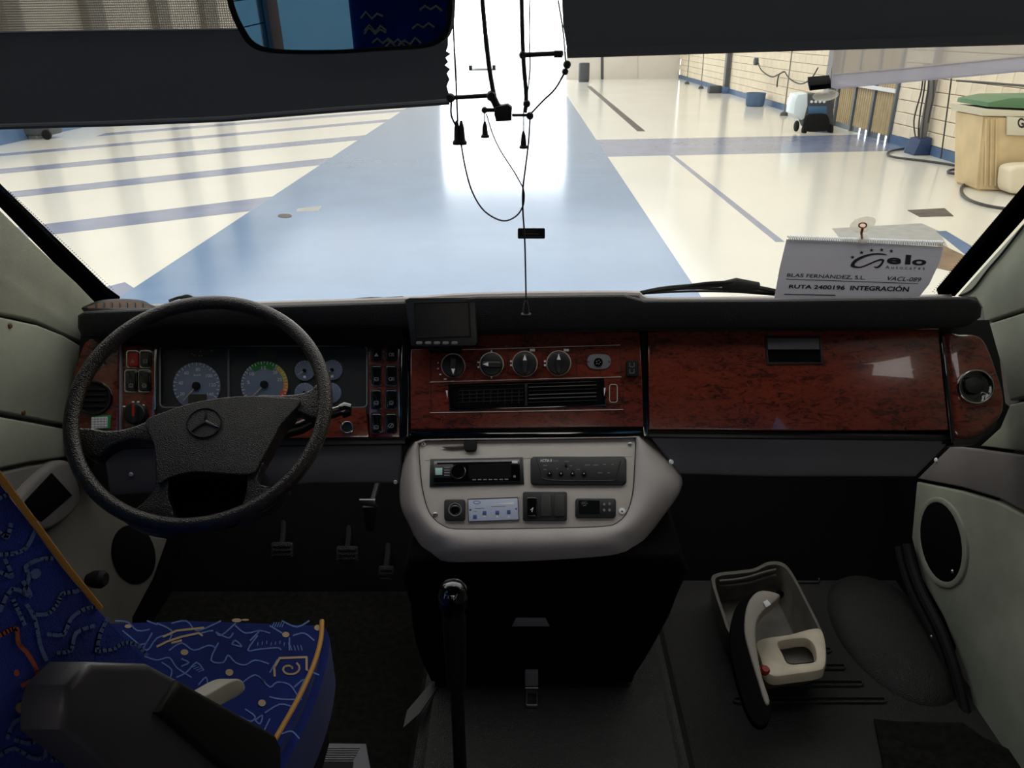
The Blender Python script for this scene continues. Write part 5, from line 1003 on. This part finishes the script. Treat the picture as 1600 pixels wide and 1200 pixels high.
for (x, y, r) in ((704, 153, .007), (768, 150, .008), (757, 172, .005), (817, 86, .006), (823, 162, .006), (828, 181, .006), (886, 101, .006), (883, 112, .005)): obj('clamp', lathe([(r*.7, -r), (r, -r*.4), (r, r*.4), (r*.7, r)], CB.p(x, y), (0, -1, 0), 12), 'cord', t)
obj('hook_block', prism(CB, [(774, 167), (793, 163), (800, 168), (799, 189), (775, 190), (772, 178)], .01, .025, .002), 'cord', t)
obj('bar_end', prism(CB, q4(866, 79, 879, 90), .006, .012, .002), 'cord', t)
def toggle(lab, x, y, h, w, extra=False):
    t = thing('cord_toggle', lab, 'toggle', tuple(CB.p(x, y)))
    mpp = CB.mpp(x, y)
    for dx in ((-3, 4) if extra else (0,)):
        o = CB.p(x+dx, y+h/2)
        obj('bell', lathe([(w*.5*mpp, 0), (w*.52*mpp, h*.12*mpp), (w*.36*mpp, h*.2*mpp), (w*.28*mpp, h*.7*mpp), (w*.12*mpp, h*mpp)], o, (0, 0, 1), 16), 'cord', t)
toggle('pair of bell toggles on the leftmost blind cord', 718, 208, 36, 15, True); toggle('small bell toggle hanging from the hook block', 758, 203, 24, 13)
toggle('small bell toggle right of the hook block', 818, 219, 26, 13); toggle('bell toggle on the longest cord, hanging in front of the dash', 822, 481, 24, 15)
# mirror
MRn = Vector((-.02, -.9, -.035)).normalized()
MR = Fr(PY(540, 30, 1.05), MRn)
t = thing('interior_mirror', 'wide black framed interior mirror hanging over the left blind', 'mirror', tuple(MR.p(540, 85)))
mo = smooth([(330, -160), (342, -60), (356, 10), (372, 48), (392, 74), (430, 84), (520, 85), (600, 80), (660, 76), (690, 66), (703, 45), (707, 0), (704, -80), (690, -160), (520, -175)], 4)
mi = [(x+(530-x)*.045+0, y+(-40-y)*.055) for x, y in mo]
obj('frame', ring(MR, mo, mi, .006, .035, .004), 'matte_black', t)
obj('glass', prism(MR, mi, .002, .02), 'mirror', t)
obj('arm', tube([MR.p(520, -170, -.02), MR.p(520, -260, -.05)], .012, 10), 'matte_black', t)

# window heating wires and the first passenger seat, seen in the mirror
w2 = bpy.data.objects['window_2']
for k in range(9):
    obj('heating_wire', tube([(XW0-.014, -1.05, 1.12+k*.085), (XW0-.014, .6, 1.12+k*.085)], .0018, 5), 'frit', w2)
t = thing('passenger_seat', 'blue patterned passenger seat behind the driver, seen in the mirror', 'seat', (-.45, -1.3, 0))
def pseat(dx, t):
    b_ = box((-.88+dx, -1.42, .45), (-.42+dx, -1.24, 1.78), .05, 4); obj('backrest', b_, 'seat_blue', t)
    obj('cushion', box((-.88+dx, -1.24, .38), (-.42+dx, -.78, .50), .04, 4), 'seat_blue', t)
    obj('base', box((-.85+dx, -1.35, 0), (-.45+dx, -.85, .38), .02), 'matte_black', t)
    PB = Fr((0, -1.238, 0), (0, 1, 0)); bms = []
    for k in range(24):
        x, z = -.86+dx+random.random()*.34, 1.2+random.random()*.5; q = []
        for j in range(5): q.append(Vector((x+j*.022, -1.237, z+(.018 if j % 2 else 0)+random.random()*.01)))
        bms.append(tube(q, .004, 4))
    obj('woven_motif', merge(bms), 'print_pale', t, kind='stuff')
pseat(0.08, t)
t = thing('passenger_seat', 'blue patterned passenger seat nearest the aisle, seen at the right end of the mirror', 'seat', (0, -1.3, 0)); pseat(.56, t)
